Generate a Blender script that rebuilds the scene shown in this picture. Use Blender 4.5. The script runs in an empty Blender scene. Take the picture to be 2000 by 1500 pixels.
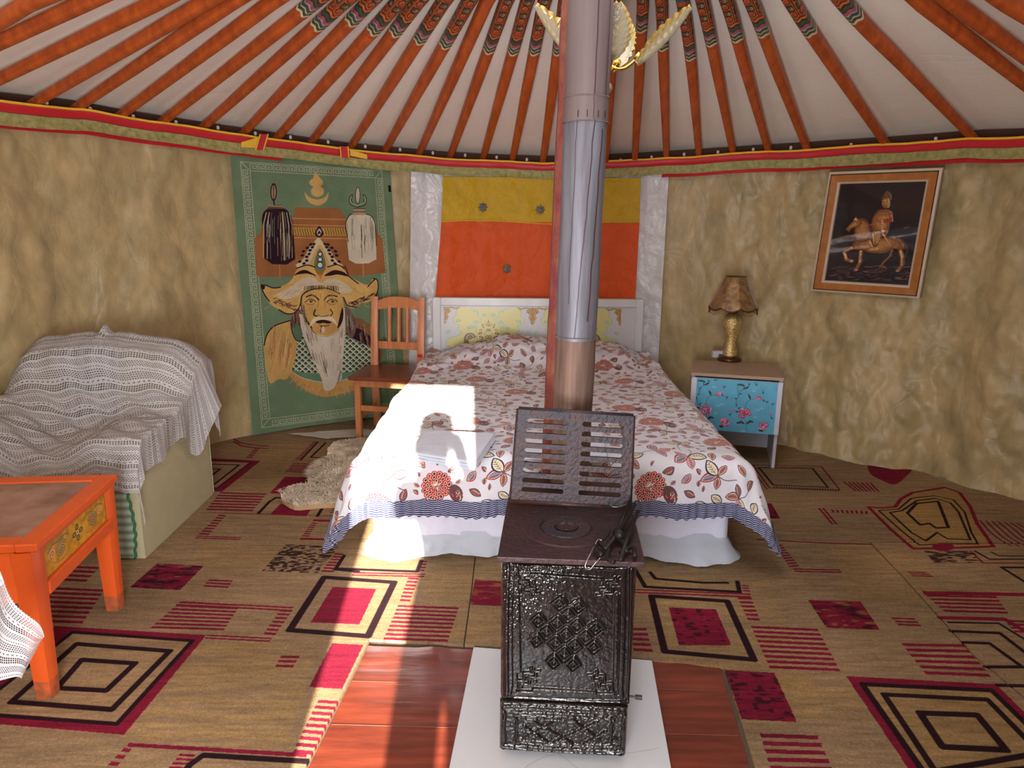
import bpy, bmesh, math, random
import numpy as np
from mathutils import Vector, Matrix, noise as mnoise
PI = math.pi
S = bpy.context.scene
COL = S.collection
random.seed(7)
RNG = np.random.default_rng(11)

# ------------------------------------------------------------------ camera
F, PITCH, ROLL, CAMH = 1450.0, math.radians(13.4), math.radians(0.6), 1.45
cam_d = bpy.data.cameras.new('camera')
cam = bpy.data.objects.new('camera', cam_d)
COL.objects.link(cam)
cam_d.sensor_fit = 'HORIZONTAL'
cam_d.sensor_width = 36.0
cam_d.lens = F / 2000 * 36.0
cam_d.clip_start = 0.02
_c, _s, _cr, _sr = math.cos(PITCH), math.sin(PITCH), math.cos(ROLL), math.sin(ROLL)
R0, U0, F0 = Vector((1, 0, 0)), Vector((0, _s, _c)), Vector((0, _c, -_s))
RR, UU = R0 * _cr + U0 * _sr, -R0 * _sr + U0 * _cr
cam.matrix_world = Matrix((
    (RR.x, UU.x, -F0.x, 0), (RR.y, UU.y, -F0.y, 0), (RR.z, UU.z, -F0.z, CAMH), (0, 0, 0, 1)))
S.camera = cam
# ------------------------------------------------------------------ world, sun, daylight, exposure
W = bpy.data.worlds.new('world')
S.world = W
W.use_nodes = True
nt = W.node_tree
sky = nt.nodes.new('ShaderNodeTexSky')
sky.sky_type = 'NISHITA'
sky.sun_disc = False
sky.sun_elevation = math.radians(15)
sky.sun_rotation = math.radians(180)
nt.links.new(sky.outputs[0], nt.nodes['Background'].inputs[0])
nt.nodes['Background'].inputs[1].default_value = 0.12
sd = bpy.data.lights.new('sun', 'SUN')
sd.energy = 30.0
sd.angle = math.radians(0.5)
sd.color = (1.0, 0.93, 0.80)
sun = bpy.data.objects.new('sun', sd)
COL.objects.link(sun)
SUNDIR = Vector((-0.060, 1.0, -0.27)).normalized()
sun.rotation_euler = SUNDIR.to_track_quat('-Z', 'Y').to_euler()


def area(name, loc, d, sx, sy, power, col, spread=180):
    l = bpy.data.lights.new(name, 'AREA')
    l.shape = 'RECTANGLE'
    l.size, l.size_y = sx, sy
    l.energy = power
    l.color = col
    l.spread = math.radians(spread)
    o = bpy.data.objects.new(name, l)
    COL.objects.link(o)
    o.location = loc
    o.rotation_euler = Vector(d).to_track_quat('-Z', 'Z').to_euler()
    return o


area('daylight_door', (-0.2, -0.36, 1.0), (-0.30, 1, 0.42), 0.46, 1.4, 66, (0.93, 0.96, 1.0))
area('daylight_crown', (0.3, 2.45, 2.40), (0, 0.02, -1), 0.9, 0.9, 9, (0.95, 0.97, 1.0))
S.view_settings.view_transform = 'Standard'
S.view_settings.look = 'None'
S.view_settings.gamma = 1.0
S.view_settings.use_curve_mapping = False
S.view_settings.exposure = 0.80
S.cycles.caustics_reflective = False

# ------------------------------------------------------------------ measuring helpers
def ray(px, py):
    d = F0 + RR * ((px - 1000) / F) + UU * (-(py - 750) / F)
    return d


CO = Vector((0, 0, CAMH))


def atz(px, py, z=0.0):                    # point at height z seen at a photo position
    d = ray(px, py)
    return CO + d * ((z - CAMH) / d.z)


def aty(px, py, y):
    d = ray(px, py)
    return CO + d * (y / d.y)


CX, CY, RW = 0.15, 2.40, 2.85


def atcyl(px, py, inset=0.0):
    d = ray(px, py)
    R = RW - inset
    a = d.x ** 2 + d.y ** 2
    b = -2 * (d.x * CX + d.y * CY)
    c = CX * CX + CY * CY - R * R
    return CO + d * ((-b + math.sqrt(b * b - 4 * a * c)) / 2 / a)


def atplane(px, py, p0, n):
    d = ray(px, py)
    return CO + d * ((p0 - CO).dot(n) / d.dot(n))


RINGPX = [(0, 197), (135, 210), (220, 225), (470, 262), (675, 290), (870, 308), (1060, 316), (1240, 310), (1440, 298), (1590, 289), (1743, 280), (1915, 268), (2000, 266)]
_rp = [atcyl(x, y) for x, y in RINGPX]
_rphi = [-3.2, -1.6] + [math.atan2(p.x - CX, p.y - CY) for p in _rp] + [1.6, 3.2]
_rz = [1.88, 1.90] + [p.z for p in _rp] + [1.85, 1.88]


def ringz(phi):
    return float(np.interp(phi, _rphi, _rz))


def cyl(phi, z, inset=0.0):
    return Vector((CX + (RW - inset) * math.sin(phi), CY + (RW - inset) * math.cos(phi), z))


AX, AY, AZ = 0.33, 2.48, 2.76              # where the roof poles point


def roofpt(phi, t, off=0.0):               # t 0 at the ring, 1 at the apex
    b = cyl(phi, ringz(phi))
    p = b.lerp(Vector((AX, AY, AZ)), t)
    p.z += off
    return p


def fb(x, y, z=0.0, o=3):
    return mnoise.fractal((x, y, z), 1.0, 2.0, o)


def ss(a, b, x):
    t = min(1, max(0, (x - a) / (b - a)))
    return t * t * (3 - 2 * t)


# ------------------------------------------------------------------ mesh helpers
class MB:
    def __init__(s):
        s.v, s.f, s.uv = [], [], []

    def add(s, vs, fs, uvs=None):
        o = len(s.v)
        s.v += [Vector(v) for v in vs]
        s.f += [tuple(i + o for i in f) for f in fs]
        if uvs is None:
            uvs = [(0, 0)] * len(vs)
        s.uv += list(uvs)
        return s

    def grid(s, fn, nu, nv, flip=False):
        vs, uvs, fs = [], [], []
        for j in range(nv + 1):
            for i in range(nu + 1):
                u, v = i / nu, j / nv
                r = fn(u, v)
                if isinstance(r, tuple) and len(r) == 2:
                    vs.append(r[0]); uvs.append(r[1])
                else:
                    vs.append(r); uvs.append((u, v))
        w = nu + 1
        for j in range(nv):
            for i in range(nu):
                a = j * w + i
                q = (a, a + 1, a + w + 1, a + w)
                fs.append(q[::-1] if flip else q)
        return s.add(vs, fs, uvs)

    def box(s, c, d, m=None, bev=0.0, seg=1):
        bm = bmesh.new()
        bmesh.ops.create_cube(bm, size=1)
        for v in bm.verts:
            v.co = Vector((v.co.x * d[0], v.co.y * d[1], v.co.z * d[2]))
        if bev:
            bmesh.ops.bevel(bm, geom=bm.edges[:], offset=bev, segments=seg, affect='EDGES', profile=0.7)
        bm.verts.index_update()
        vs = []
        for v in bm.verts:
            p = Vector(v.co) + Vector(c)
            vs.append(m @ p if m else p)
        fs = [tuple(v.index for v in f.verts) for f in bm.faces]
        bm.free()
        return s.add(vs, fs, [(v.x + v.y * .37, v.z + v.y * .63) for v in vs])

    def tube(s, pts, r, n=10, cap=True, sq=False, up=None):
        pts = [Vector(p) for p in pts]
        rs = r if isinstance(r, (list, tuple)) else [r] * len(pts)
        vs, fs, uvs = [], [], []
        L = 0
        side = None
        for i, p in enumerate(pts):
            t = (pts[min(i + 1, len(pts) - 1)] - pts[max(i - 1, 0)]).normalized()
            if side is None:
                u0 = Vector(up) if up else (Vector((0, 0, 1)) if abs(t.z) < .9 else Vector((1, 0, 0)))
                side = t.cross(u0).normalized()
            side = (side - t * side.dot(t)).normalized()
            up2 = side.cross(t)
            if i:
                L += (p - pts[i - 1]).length
            for k in range(n + 1):
                a = 2 * PI * k / n + (PI / n if sq else 0)
                ca, sa = math.cos(a), math.sin(a)
                if sq:
                    q = (abs(ca) ** 6 + abs(sa) ** 6) ** (1 / 6)
                    ca, sa = ca / q, sa / q
                vs.append(p + (side * ca + up2 * sa) * rs[i])
                uvs.append((k / n, L))
        w = n + 1
        for i in range(len(pts) - 1):
            for k in range(n):
                a = i * w + k
                fs.append((a, a + 1, a + w + 1, a + w))
        if cap:
            fs.append(tuple(range(n))[::-1])
            fs.append(tuple((len(pts) - 1) * w + k for k in range(n)))
        return s.add(vs, fs, uvs)

    def lathe(s, prof, n=24, c=(0, 0, 0), fn=None):
        vs, fs, uvs = [], [], []
        c = Vector(c)
        for i, (r, z) in enumerate(prof):
            for k in range(n + 1):
                a = 2 * PI * k / n
                rr, zz = (r, z) if fn is None else fn(r, z, a, i)
                vs.append(c + Vector((rr * math.cos(a), rr * math.sin(a), zz)))
                uvs.append((k / n, i / (len(prof) - 1)))
        w = n + 1
        for i in range(len(prof) - 1):
            for k in range(n):
                a = i * w + k
                fs.append((a, a + 1, a + w + 1, a + w))
        return s.add(vs, fs, uvs)

    def prism(s, poly, z0, z1, uvf=None):
        n = len(poly)
        vs = [Vector((p[0], p[1], z0)) for p in poly] + [Vector((p[0], p[1], z1)) for p in poly]
        fs = [tuple(range(n))[::-1], tuple(range(n, 2 * n))]
        for i in range(n):
            j = (i + 1) % n
            fs.append((i, j, j + n, i + n))
        return s.add(vs, fs, [uvf(v) if uvf else (v.x, v.y) for v in vs])

    def xf(s, m, start=0):
        for i in range(start, len(s.v)):
            s.v[i] = m @ s.v[i]
        return s


def link(name, me, parent):
    o = bpy.data.objects.new(name, me)
    COL.objects.link(o)
    if parent is not None:
        o.parent = parent
    return o


def worldloc(p):
    v = Vector((0, 0, 0))
    while p is not None:
        v += p.location
        p = p.parent
    return v


def obj(name, mb, m, parent=None, smooth=False, origin=None, weld=False, angle=None):
    """world-coordinate mesh -> one object; its origin is its own base unless it is a child"""
    if origin is None:
        if parent is None:
            xs = [v.x for v in mb.v]; ys = [v.y for v in mb.v]; zs = [v.z for v in mb.v]
            origin = Vector(((min(xs) + max(xs)) / 2, (min(ys) + max(ys)) / 2, min(zs)))
        else:
            origin = worldloc(parent)
    origin = Vector(origin)
    me = bpy.data.meshes.new(name)
    me.from_pydata([tuple(v - origin) for v in mb.v], [], mb.f)
    uvl = me.uv_layers.new(name='UVMap')
    li = np.zeros(len(me.loops), dtype=np.int32)
    me.loops.foreach_get('vertex_index', li)
    uva = np.array(mb.uv, dtype=np.float32)[li]
    uvl.data.foreach_set('uv', uva.ravel())
    if weld:
        bm = bmesh.new(); bm.from_mesh(me)
        bmesh.ops.remove_doubles(bm, verts=bm.verts, dist=1e-5)
        bm.to_mesh(me); bm.free()
    if smooth:
        me.polygons.foreach_set('use_smooth', [True] * len(me.polygons))
        if angle is not None:
            me.set_sharp_from_angle(angle=math.radians(angle))
    me.materials.append(m)
    o = link(name, me, parent)
    if parent is None:
        o.location = origin
    elif (origin - worldloc(parent)).length > 1e-9:
        o.location = origin - worldloc(parent)
    return o


def thing(name, label, cat, loc, group=None):
    o = bpy.data.objects.new(name, None)
    o.empty_display_size = 0.1
    COL.objects.link(o)
    o.location = Vector(loc)
    o['label'] = label
    o['category'] = cat
    if group:
        o['group'] = group
    return o


def tag(o, label, cat, group=None):
    o['label'] = label
    o['category'] = cat
    if group:
        o['group'] = group
    return o


def struct(o):
    o['kind'] = 'structure'
    return o


# ------------------------------------------------------------------ drawing helper (flat print and woven patterns)
def hom(src, dst):
    A, b = [], []
    for (x, y), (u, v) in zip(src, dst):
        A.append([x, y, 1, 0, 0, 0, -u * x, -u * y]); b.append(u)
        A.append([0, 0, 0, x, y, 1, -v * x, -v * y]); b.append(v)
    h = np.linalg.solve(np.array(A, float), np.array(b, float))
    return lambda p: ((h[0] * p[0] + h[1] * p[1] + h[2]) / (h[6] * p[0] + h[7] * p[1] + 1), (h[3] * p[0] + h[4] * p[1] + h[5]) / (h[6] * p[0] + h[7] * p[1] + 1))


def vnoise(h, w, cell, seed, cellx=None):
    cellx = cellx or cell
    r = np.random.default_rng(seed)
    gh, gw = int(h / cell) + 3, int(w / cellx) + 3
    g = r.random((gh, gw))
    y = np.arange(h) / cell; x = np.arange(w) / cellx
    yi, xi = y.astype(int), x.astype(int)
    fy, fx = (y - yi)[:, None], (x - xi)[None, :]
    fy, fx = fy * fy * (3 - 2 * fy), fx * fx * (3 - 2 * fx)
    a, b = g[yi][:, xi], g[yi][:, xi + 1]
    c, d = g[yi + 1][:, xi], g[yi + 1][:, xi + 1]
    return (a * (1 - fx) + b * fx) * (1 - fy) + (c * (1 - fx) + d * fx) * fy


class Cv:
    def __init__(s, w, h, bg, T=None, wrap=False):
        s.w, s.h = w, h
        s.a = np.empty((h, w, 3), np.float32)
        s.a[:] = np.array(bg, np.float32)
        s.T = T or (lambda p: p)
        s.wrap = wrap

    def _blit(s, x0, y0, m, col, al):
        """col: rgb, or a function of the current pixels"""
        h, w = m.shape
        if s.wrap:
            yy = np.arange(y0, y0 + h) % s.h
            xx = np.arange(x0, x0 + w) % s.w
            sub = s.a[np.ix_(yy, xx)]
            k = m[..., None] * al
            s.a[np.ix_(yy, xx)] = sub * (1 - k) + np.array(col, np.float32) * k
            return
        X0, Y0, X1, Y1 = max(0, x0), max(0, y0), min(s.w, x0 + w), min(s.h, y0 + h)
        if X1 <= X0 or Y1 <= Y0:
            return
        k = m[Y0 - y0:Y1 - y0, X0 - x0:X1 - x0][..., None] * al
        sub = s.a[Y0:Y1, X0:X1]
        s.a[Y0:Y1, X0:X1] = sub * (1 - k) + np.array(col, np.float32) * k

    def poly(s, pts, col, al=1.0, tex=None):
        P = np.array([s.T(p) for p in pts], float)
        x0, y0 = np.floor(P.min(0)).astype(int) - 1
        x1, y1 = np.ceil(P.max(0)).astype(int) + 2
        if not s.wrap:
            x0, y0, x1, y1 = max(x0, 0), max(y0, 0), min(x1, s.w), min(y1, s.h)
        if x1 <= x0 or y1 <= y0:
            return
        xs = np.arange(x0, x1) + .5
        ys = np.arange(y0, y1) + .5
        ins = np.zeros((len(ys), len(xs)), bool)
        n = len(P)
        for i in range(n):
            ax, ay = P[i]; bx, by = P[(i + 1) % n]
            if ay == by:
                continue
            c = ((ay > ys) != (by > ys))
            if not c.any():
                continue
            xc = ax + (ys[c] - ay) * (bx - ax) / (by - ay)
            ins[c] ^= xs[None, :] < xc[:, None]
        m = ins.astype(np.float32)
        if tex is not None:
            m = m * tex(y1 - y0, x1 - x0)
        s._blit(x0, y0, m, col, al)

    def stroke(s, pts, w, col, closed=False, al=1.0):
        P = [s.T(p) for p in pts]
        if closed:
            P.append(P[0])
        r = w / 2
        xs_ = [p[0] for p in P]; ys_ = [p[1] for p in P]
        for i in range(len(P) - 1):
            (ax, ay), (bx, by) = P[i], P[i + 1]
            x0, x1 = int(min(ax, bx) - r - 1), int(max(ax, bx) + r + 2)
            y0, y1 = int(min(ay, by) - r - 1), int(max(ay, by) + r + 2)
            if not s.wrap:
                x0, y0, x1, y1 = max(x0, 0), max(y0, 0), min(x1, s.w), min(y1, s.h)
                if x1 <= x0 or y1 <= y0:
                    continue
            X = np.arange(x0, x1)[None, :] + .5; Y = np.arange(y0, y1)[:, None] + .5
            dx, dy = bx - ax, by - ay
            L = dx * dx + dy * dy + 1e-9
            t = np.clip(((X - ax) * dx + (Y - ay) * dy) / L, 0, 1)
            d = np.hypot(X - ax - t * dx, Y - ay - t * dy)
            s._blit(x0, y0, np.clip(r - d + .5, 0, 1).astype(np.float32), col, al)

    def ell(s, c, rx, ry, col, rot=0.0, al=1.0, n=20, w=None):
        p = []
        for k in range(n):
            a = 2 * PI * k / n
            x, y = rx * math.cos(a), ry * math.sin(a)
            p.append((c[0] + x * math.cos(rot) - y * math.sin(rot), c[1] + x * math.sin(rot) + y * math.cos(rot)))
        if w:
            s.stroke(p, w, col, True, al)
        else:
            s.poly(p, col, al)


def smooth(pts, n=6, closed=False):
    P = [np.array(p, float) for p in pts]
    m = len(P)
    out = []
    for i in range(m if closed else m - 1):
        p0 = P[(i - 1) % m] if closed or i > 0 else P[i]
        p1, p2 = P[i], P[(i + 1) % m]
        p3 = P[(i + 2) % m] if closed or i + 2 < m else P[(i + 1) % m]
        for k in range(n):
            t = k / n
            out.append(tuple(.5 * ((2 * p1) + (-p0 + p2) * t + (2 * p0 - 5 * p1 + 4 * p2 - p3) * t * t + (-p0 + 3 * p1 - 3 * p2 + p3) * t ** 3)))
    if not closed:
        out.append(tuple(P[-1]))
    return out


def spiral(c, r, turns, a0, d=1, n=14):
    return [(c[0] + r * (1 - k / n * .85) * math.cos(a0 + d * 2 * PI * turns * k / n), c[1] + r * (1 - k / n * .85) * math.sin(a0 + d * 2 * PI * turns * k / n)) for k in range(n + 1)]


def image(name, cv, alpha=None):
    im = bpy.data.images.new(name, cv.w, cv.h, alpha=alpha is not None)
    b = np.ones((cv.h, cv.w, 4), np.float32)
    b[..., :3] = np.clip(cv.a / 255.0, 0, 1)
    if alpha is not None:
        b[..., 3] = alpha
    im.pixels.foreach_set(b[::-1].ravel())
    im.pack()
    return im


# ------------------------------------------------------------------ material helper
def lin(c):
    return tuple((x / 255 / 12.92) if x / 255 <= 0.04045 else ((x / 255 + .055) / 1.055) ** 2.4 for x in c)


def mat(name, col=(128, 128, 128), rough=.6, img=None, metal=0.0, var=0.0, vscale=8.0, vcol=None, bump=0.0, bscale=60.0,
        stretch=(1, 1, 1), sheen=0.0, alpha=None, trans=0.0, coat=0.0, spec=.5, subs=0.0, ext='REPEAT', ior=1.45, wave=None, bump2=None, thin=0.0, detail=4.0, crease=None, bimg=None, dist=0.01):
    m = bpy.data.materials.new(name)
    m.use_nodes = True
    t = m.node_tree
    n, l = t.nodes, t.links
    b = n['Principled BSDF']
    out = n['Material Output']
    tc = n.new('ShaderNodeTexCoord')
    mp = n.new('ShaderNodeMapping')
    mp.inputs['Scale'].default_value = stretch
    l.new(tc.outputs['Object'], mp.inputs[0])
    if img is not None:
        ti = n.new('ShaderNodeTexImage')
        ti.image = img
        ti.extension = ext
        l.new(tc.outputs['UV'], ti.inputs[0])
        c = ti.outputs[0]
        if alpha == 'img':
            l.new(ti.outputs[1], b.inputs['Alpha'])
    else:
        rgb = n.new('ShaderNodeRGB')
        rgb.outputs[0].default_value = (*lin(col), 1)
        c = rgb.outputs[0]
    if var or vcol:
        nz = n.new('ShaderNodeTexNoise')
        nz.inputs['Scale'].default_value = vscale
        nz.inputs['Detail'].default_value = detail
        nz.inputs['Roughness'].default_value = .6
        l.new(mp.outputs[0], nz.inputs['Vector'])
        rp = n.new('ShaderNodeMapRange')
        rp.inputs[1].default_value, rp.inputs[2].default_value = .3, .7
        l.new(nz.outputs[0], rp.inputs[0])
        mx = n.new('ShaderNodeMix')
        mx.data_type = 'RGBA'
        if vcol:
            l.new(rp.outputs[0], mx.inputs[0])
            l.new(c, mx.inputs[6])
            mx.inputs[7].default_value = (*lin(vcol), 1)
        else:
            mx.blend_type = 'MULTIPLY'
            mx.inputs[0].default_value = 1
            rp.inputs[3].default_value, rp.inputs[4].default_value = 1 - var, 1 + var * .6
            l.new(c, mx.inputs[6])
            l.new(rp.outputs[0], mx.inputs[7])
        c = mx.outputs[2]
    if wave:
        wv = n.new('ShaderNodeTexWave')
        wv.inputs['Scale'].default_value = wave[0]
        wv.inputs['Distortion'].default_value = wave[1]
        wv.inputs['Detail'].default_value = 3
        wv.bands_direction = wave[2]
        l.new(mp.outputs[0], wv.inputs['Vector'])
        mx = n.new('ShaderNodeMix')
        mx.data_type = 'RGBA'
        mr = n.new('ShaderNodeMath'); mr.operation = 'MULTIPLY'; mr.inputs[1].default_value = wave[3]
        l.new(wv.outputs['Fac'], mr.inputs[0])
        l.new(mr.outputs[0], mx.inputs[0])
        l.new(c, mx.inputs[6])
        mx.inputs[7].default_value = (*lin(wave[4]), 1)
        c = mx.outputs[2]
    l.new(c, b.inputs['Base Color'])
    b.inputs['Roughness'].default_value = rough
    b.inputs['Metallic'].default_value = metal
    b.inputs['Specular IOR Level'].default_value = spec
    b.inputs['IOR'].default_value = ior
    if sheen:
        b.inputs['Sheen Weight'].default_value = sheen
    if coat:
        b.inputs['Coat Weight'].default_value = coat
        b.inputs['Coat Roughness'].default_value = .12
    if trans:
        b.inputs['Transmission Weight'].default_value = trans
    if isinstance(alpha, float):
        b.inputs['Alpha'].default_value = alpha
    last = None
    for sc, st in ([(bscale, bump)] if bump else []) + ([bump2] if bump2 else []):
        nz = n.new('ShaderNodeTexNoise')
        nz.inputs['Scale'].default_value = sc
        nz.inputs['Detail'].default_value = 5
        l.new(mp.outputs[0], nz.inputs['Vector'])
        bp = n.new('ShaderNodeBump')
        bp.inputs['Strength'].default_value = st
        bp.inputs['Distance'].default_value = dist
        l.new(nz.outputs[0], bp.inputs['Height'])
        if last:
            l.new(last, bp.inputs['Normal'])
        last = bp.outputs[0]
    if crease:                              # sharp creases of crumpled cloth
        for kk, (sc, st) in enumerate(((crease[0], crease[1]), (crease[0] * 2.3, crease[1] * .5))):
            nz = n.new('ShaderNodeTexNoise')
            nz.inputs['Scale'].default_value = sc
            nz.inputs['Detail'].default_value = 2.5
            nz.inputs['Distortion'].default_value = .7
            l.new(mp.outputs[0], nz.inputs['Vector'])
            s1 = n.new('ShaderNodeMath'); s1.operation = 'SUBTRACT'; s1.inputs[1].default_value = .5
            s2_ = n.new('ShaderNodeMath'); s2_.operation = 'ABSOLUTE'
            s3 = n.new('ShaderNodeMath'); s3.operation = 'POWER'; s3.inputs[1].default_value = .45
            l.new(nz.outputs[0], s1.inputs[0]); l.new(s1.outputs[0], s2_.inputs[0]); l.new(s2_.outputs[0], s3.inputs[0])
            bp = n.new('ShaderNodeBump')
            bp.inputs['Strength'].default_value = st
            bp.inputs['Distance'].default_value = .02
            l.new(s3.outputs[0], bp.inputs['Height'])
            if last:
                l.new(last, bp.inputs['Normal'])
            last = bp.outputs[0]
    if last:
        l.new(last, b.inputs['Normal'])
    if thin:                                # light passing through thin cloth
        tr = n.new('ShaderNodeBsdfTranslucent')
        l.new(c, tr.inputs[0])
        ms = n.new('ShaderNodeMixShader')
        ms.inputs[0].default_value = thin
        l.new(b.outputs[0], ms.inputs[1])
        l.new(tr.outputs[0], ms.inputs[2])
        l.new(ms.outputs[0], out.inputs[0])
    return m

# ================================================================== the tent shell
M_WALL = mat('wall_satin', (188, 163, 117), rough=.42, sheen=.15, vcol=(148, 132, 94), vscale=9, stretch=(1, 1, .6), bump=.12, bscale=34, detail=9, dist=.01, spec=.45, crease=(3.2, .42))
M_ROOF = mat('roof_canvas', (240, 229, 217), rough=.9, var=.05, vscale=1.6, bump=.2, bscale=160, stretch=(1, 1, 1), spec=.1, crease=(1.3, .22))
M_GROUND = mat('bare_ground', (92, 74, 58), rough=.95, var=.2, vscale=20, bump=.3)
fl = MB()
fl.lathe([(0.01, 0), (3.5, 0), (3.5, -.06), (0.01, -.06)], 72, (CX, CY, 0))
struct(obj('floor', fl, M_GROUND))

_bot = ([-3.2, -1.2, -.9, -.6, -.2, 0, .3, .45, .6, .72, .85, 1.05, 1.35, 3.2], [.02, .03, .02, .02, .02, .02, .02, .13, .24, .30, .19, .10, .04, .02])


def wallpt(phi, z):
    zt = ringz(phi) - .03
    k = 1 - min(1, max(0, z / zt))
    ins = .025 + float(np.interp(phi, *_bot)) * k ** 1.6
    flat_ = 1 - .65 * ss(-.85, -.70, phi) * (1 - ss(.38, .55, phi))
    amp = (.012 + .034 * k) * flat_
    soft = fb(phi * 6.5, z * .45, 3.1) * amp * 1.5 + math.sin(phi * 19 + 2.4 * fb(phi * 3, z * .6, 1.7)) * amp * .5
    fine = abs(fb(phi * 13 + z * 2.2, z * 3.4 - phi * 5, 7.7, 4)) * .036 * (0.45 + .55 * ss(.3, .8, phi + .15)) * flat_
    fine += abs(fb(phi * 9 - z * 3, z * 2.5 + phi * 7, 2.2, 3)) * .024 * flat_
    top = ss(.0, .12, 1 - k) if False else 1
    hem = 0.012 + .012 * fb(phi * 10, 0.3, 9)
    return cyl(phi, max(z, hem if z < .02 else z), ins + (soft + fine) * top)


def wall(name, p0, p1, nu):
    mb = MB()
    mb.grid(lambda u, v: wallpt(p0 + (p1 - p0) * u, (ringz(p0 + (p1 - p0) * u) - .02) * v), nu, 110, flip=False)
    return struct(obj(name, mb, M_WALL, smooth=True))


wall('wall_left', -2.78, -.72, 420)
wall('wall_back', -.72, .48, 260)
wall('wall_right', .48, 2.78, 480)
# the front, behind the camera, with the entrance: one door leaf open, the other shut
yf = -.43
mbf = MB()
for x0, x1, z0, z1 in ((-2.6, -.50, 0, 1.96), (.60, 2.8, 0, 1.96), (-.52, .62, 1.80, 1.96)):
    mbf.box(((x0 + x1) / 2, yf, (z0 + z1) / 2), (x1 - x0, .04, z1 - z0))
struct(obj('wall_front', mbf, M_WALL))
M_ORANGE = mat('orange_paint', (176, 72, 30), rough=.42, var=.12, vscale=14, bump=.08, bscale=40, stretch=(1, 1, 1))
df = MB()
df.box((-.48, yf, .865), (.075, .09, 1.73), bev=.006)
df.box((.08, yf, .865), (.07, .09, 1.73), bev=.006)
df.box((.58, yf, .865), (.075, .09, 1.73), bev=.006)
df.box((.05, yf, 1.768), (1.14, .09, .075), bev=.006)
dframe = struct(obj('door_1', df, M_ORANGE))
lf = MB(); lf.box((.33, yf, .865), (.43, .035, 1.72), bev=.004)
obj('door_leaf', lf, M_ORANGE, dframe)
lf = MB(); lf.box((-.50, yf - .28, .865), (.035, .46, 1.72), bev=.004)
obj('door_leaf', lf, M_ORANGE, dframe)

# roof: canvas over the poles, with a crown window under an added sun-blocking cover
rf = MB()


def roof_fn(u, v):
    phi = -PI + 2 * PI * u
    t = v * .845
    p = roofpt(phi, t, .046)
    if v == 0:
        p = cyl(phi, ringz(phi) + .03, -.06)
    p.z += .006 * fb(phi * 9, t * 6, 4.4) - .012 * abs(math.sin(phi * 5.2 + .4)) * math.sin(PI * min(1, t / .85)) * .5
    return p


rf.grid(roof_fn, 300, 46)
# outer skirt that laps down over the wall top
rf.grid(lambda u, v: cyl(-PI + 2 * PI * u, ringz(-PI + 2 * PI * u) + .03 - .22 * v, -.06 - .01 * v), 300, 2, flip=True)
roof = struct(obj('ceiling', rf, M_ROOF, smooth=True, weld=True))
ff = MB()
ff.grid(lambda u, v: roofpt(-PI + 2 * PI * u, v * .845, .10) if v > 0 else cyl(-PI + 2 * PI * u, ringz(-PI + 2 * PI * u) + .06, -.16), 160, 12)
ff.grid(lambda u, v: cyl(-PI + 2 * PI * u, ringz(-PI + 2 * PI * u) + .06 - .13 * v, -.16 - .02 * v), 160, 2, flip=True)
obj('felt_sun_seal', ff, mat('sun_seal_felt', (214, 210, 202), rough=1), roof, smooth=True)  # unseen outer layer, added to seal sun leaks along the roof edge
M_CROWN = mat('crown_red', (170, 60, 35), rough=.45, var=.1)
cw = MB()
cc = Vector((AX, AY, 0)).lerp(Vector((CX, CY, 0)), .16)
zc = 1.83 + (AZ - 1.83) * .84
for dz, r in ((0, .47), (.05, .47)):
    cw.tube([cc + Vector((r * math.cos(a), r * math.sin(a), zc + dz)) for a in [2 * PI * k / 48 for k in range(49)]], .03, 8, cap=False)
crown = struct(obj('window_1', cw, M_CROWN, smooth=True))
for k in range(4):
    a = k * PI / 4
    sp = MB()
    sp.tube([cc + Vector((.47 * math.cos(a) * q, .47 * math.sin(a) * q, zc + .04 + .10 * (1 - q * q))) for q in np.linspace(-1, 1, 9)], .016, 8)
    obj('crown_spoke', sp, M_CROWN, crown, smooth=True)
cg = MB()
cg.lathe([(.72, -.03), (.5, 0), (.35, .10), (.18, .15), (.005, .17)], 32, (cc.x, cc.y, zc + .06))
obj('crown_sun_block', cg, mat('sun_block_film', (225, 225, 222), rough=.8, thin=.5), crown, smooth=True)  # unseen film, added to keep direct sun out of the crown hole

# ------------------------------------------------------------------ roof poles
# base (photo), a higher point, optional mid point, start of the painted band (photo y) or None
POLES = [((-190, 150), (53, 0), None, None), ((-120, 130), (161, 0), None, None), ((-45, 167), (301, 0), None, None),
         ((48, 197), (396, 0), None, None), ((134, 206), (449, 0), None, None), ((219, 223), (528, 0), None, None),
         ((302, 236), (610, 0), None, 26), ((386, 245), (668, 0), None, 55), ((466, 257), (719, 0), None, 46),
         ((532, 267), (776, 0), None, 64), ((603, 272), (814, 0), None, 67), ((679, 285), (864, 0), None, 82),
         ((748, 290), (914, 0), None, 91), ((815, 297), (949, 0), None, None), ((876, 303), (987, 0), None, 101),
         ((941, 306), (1028, 0), None, 104), ((999, 311), (1062, 0), None, 104), ((1059, 315), (1102, 0), None, 104),
         ((1122, 317), (1149, 0), None, 104), ((1183, 316), (1203, 0), None, 104), ((1241, 312), (1256, 0), None, 60),
         ((1304, 305), (1293, 0), None, 95), ((1368, 301), (1335, 0), (1352, 130), 114), ((1436, 296), (1374, 0), (1401, 130), 86),
         ((1506, 291), (1422, 0), (1456, 124), 78), ((1583, 289), (1470, 0), (1522, 140), 68), ((1741, 280), (1549, 0), (1629, 124), 67),
         ((1914, 266), (1650, 0), (1768, 124), 40), ((2120, 250), (1802, 0), (1907, 81), None), ((2180, 240), (1864, 0), (1990, 92), None),
         ((2210, 140), (1969, 0), None, None)]


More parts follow.
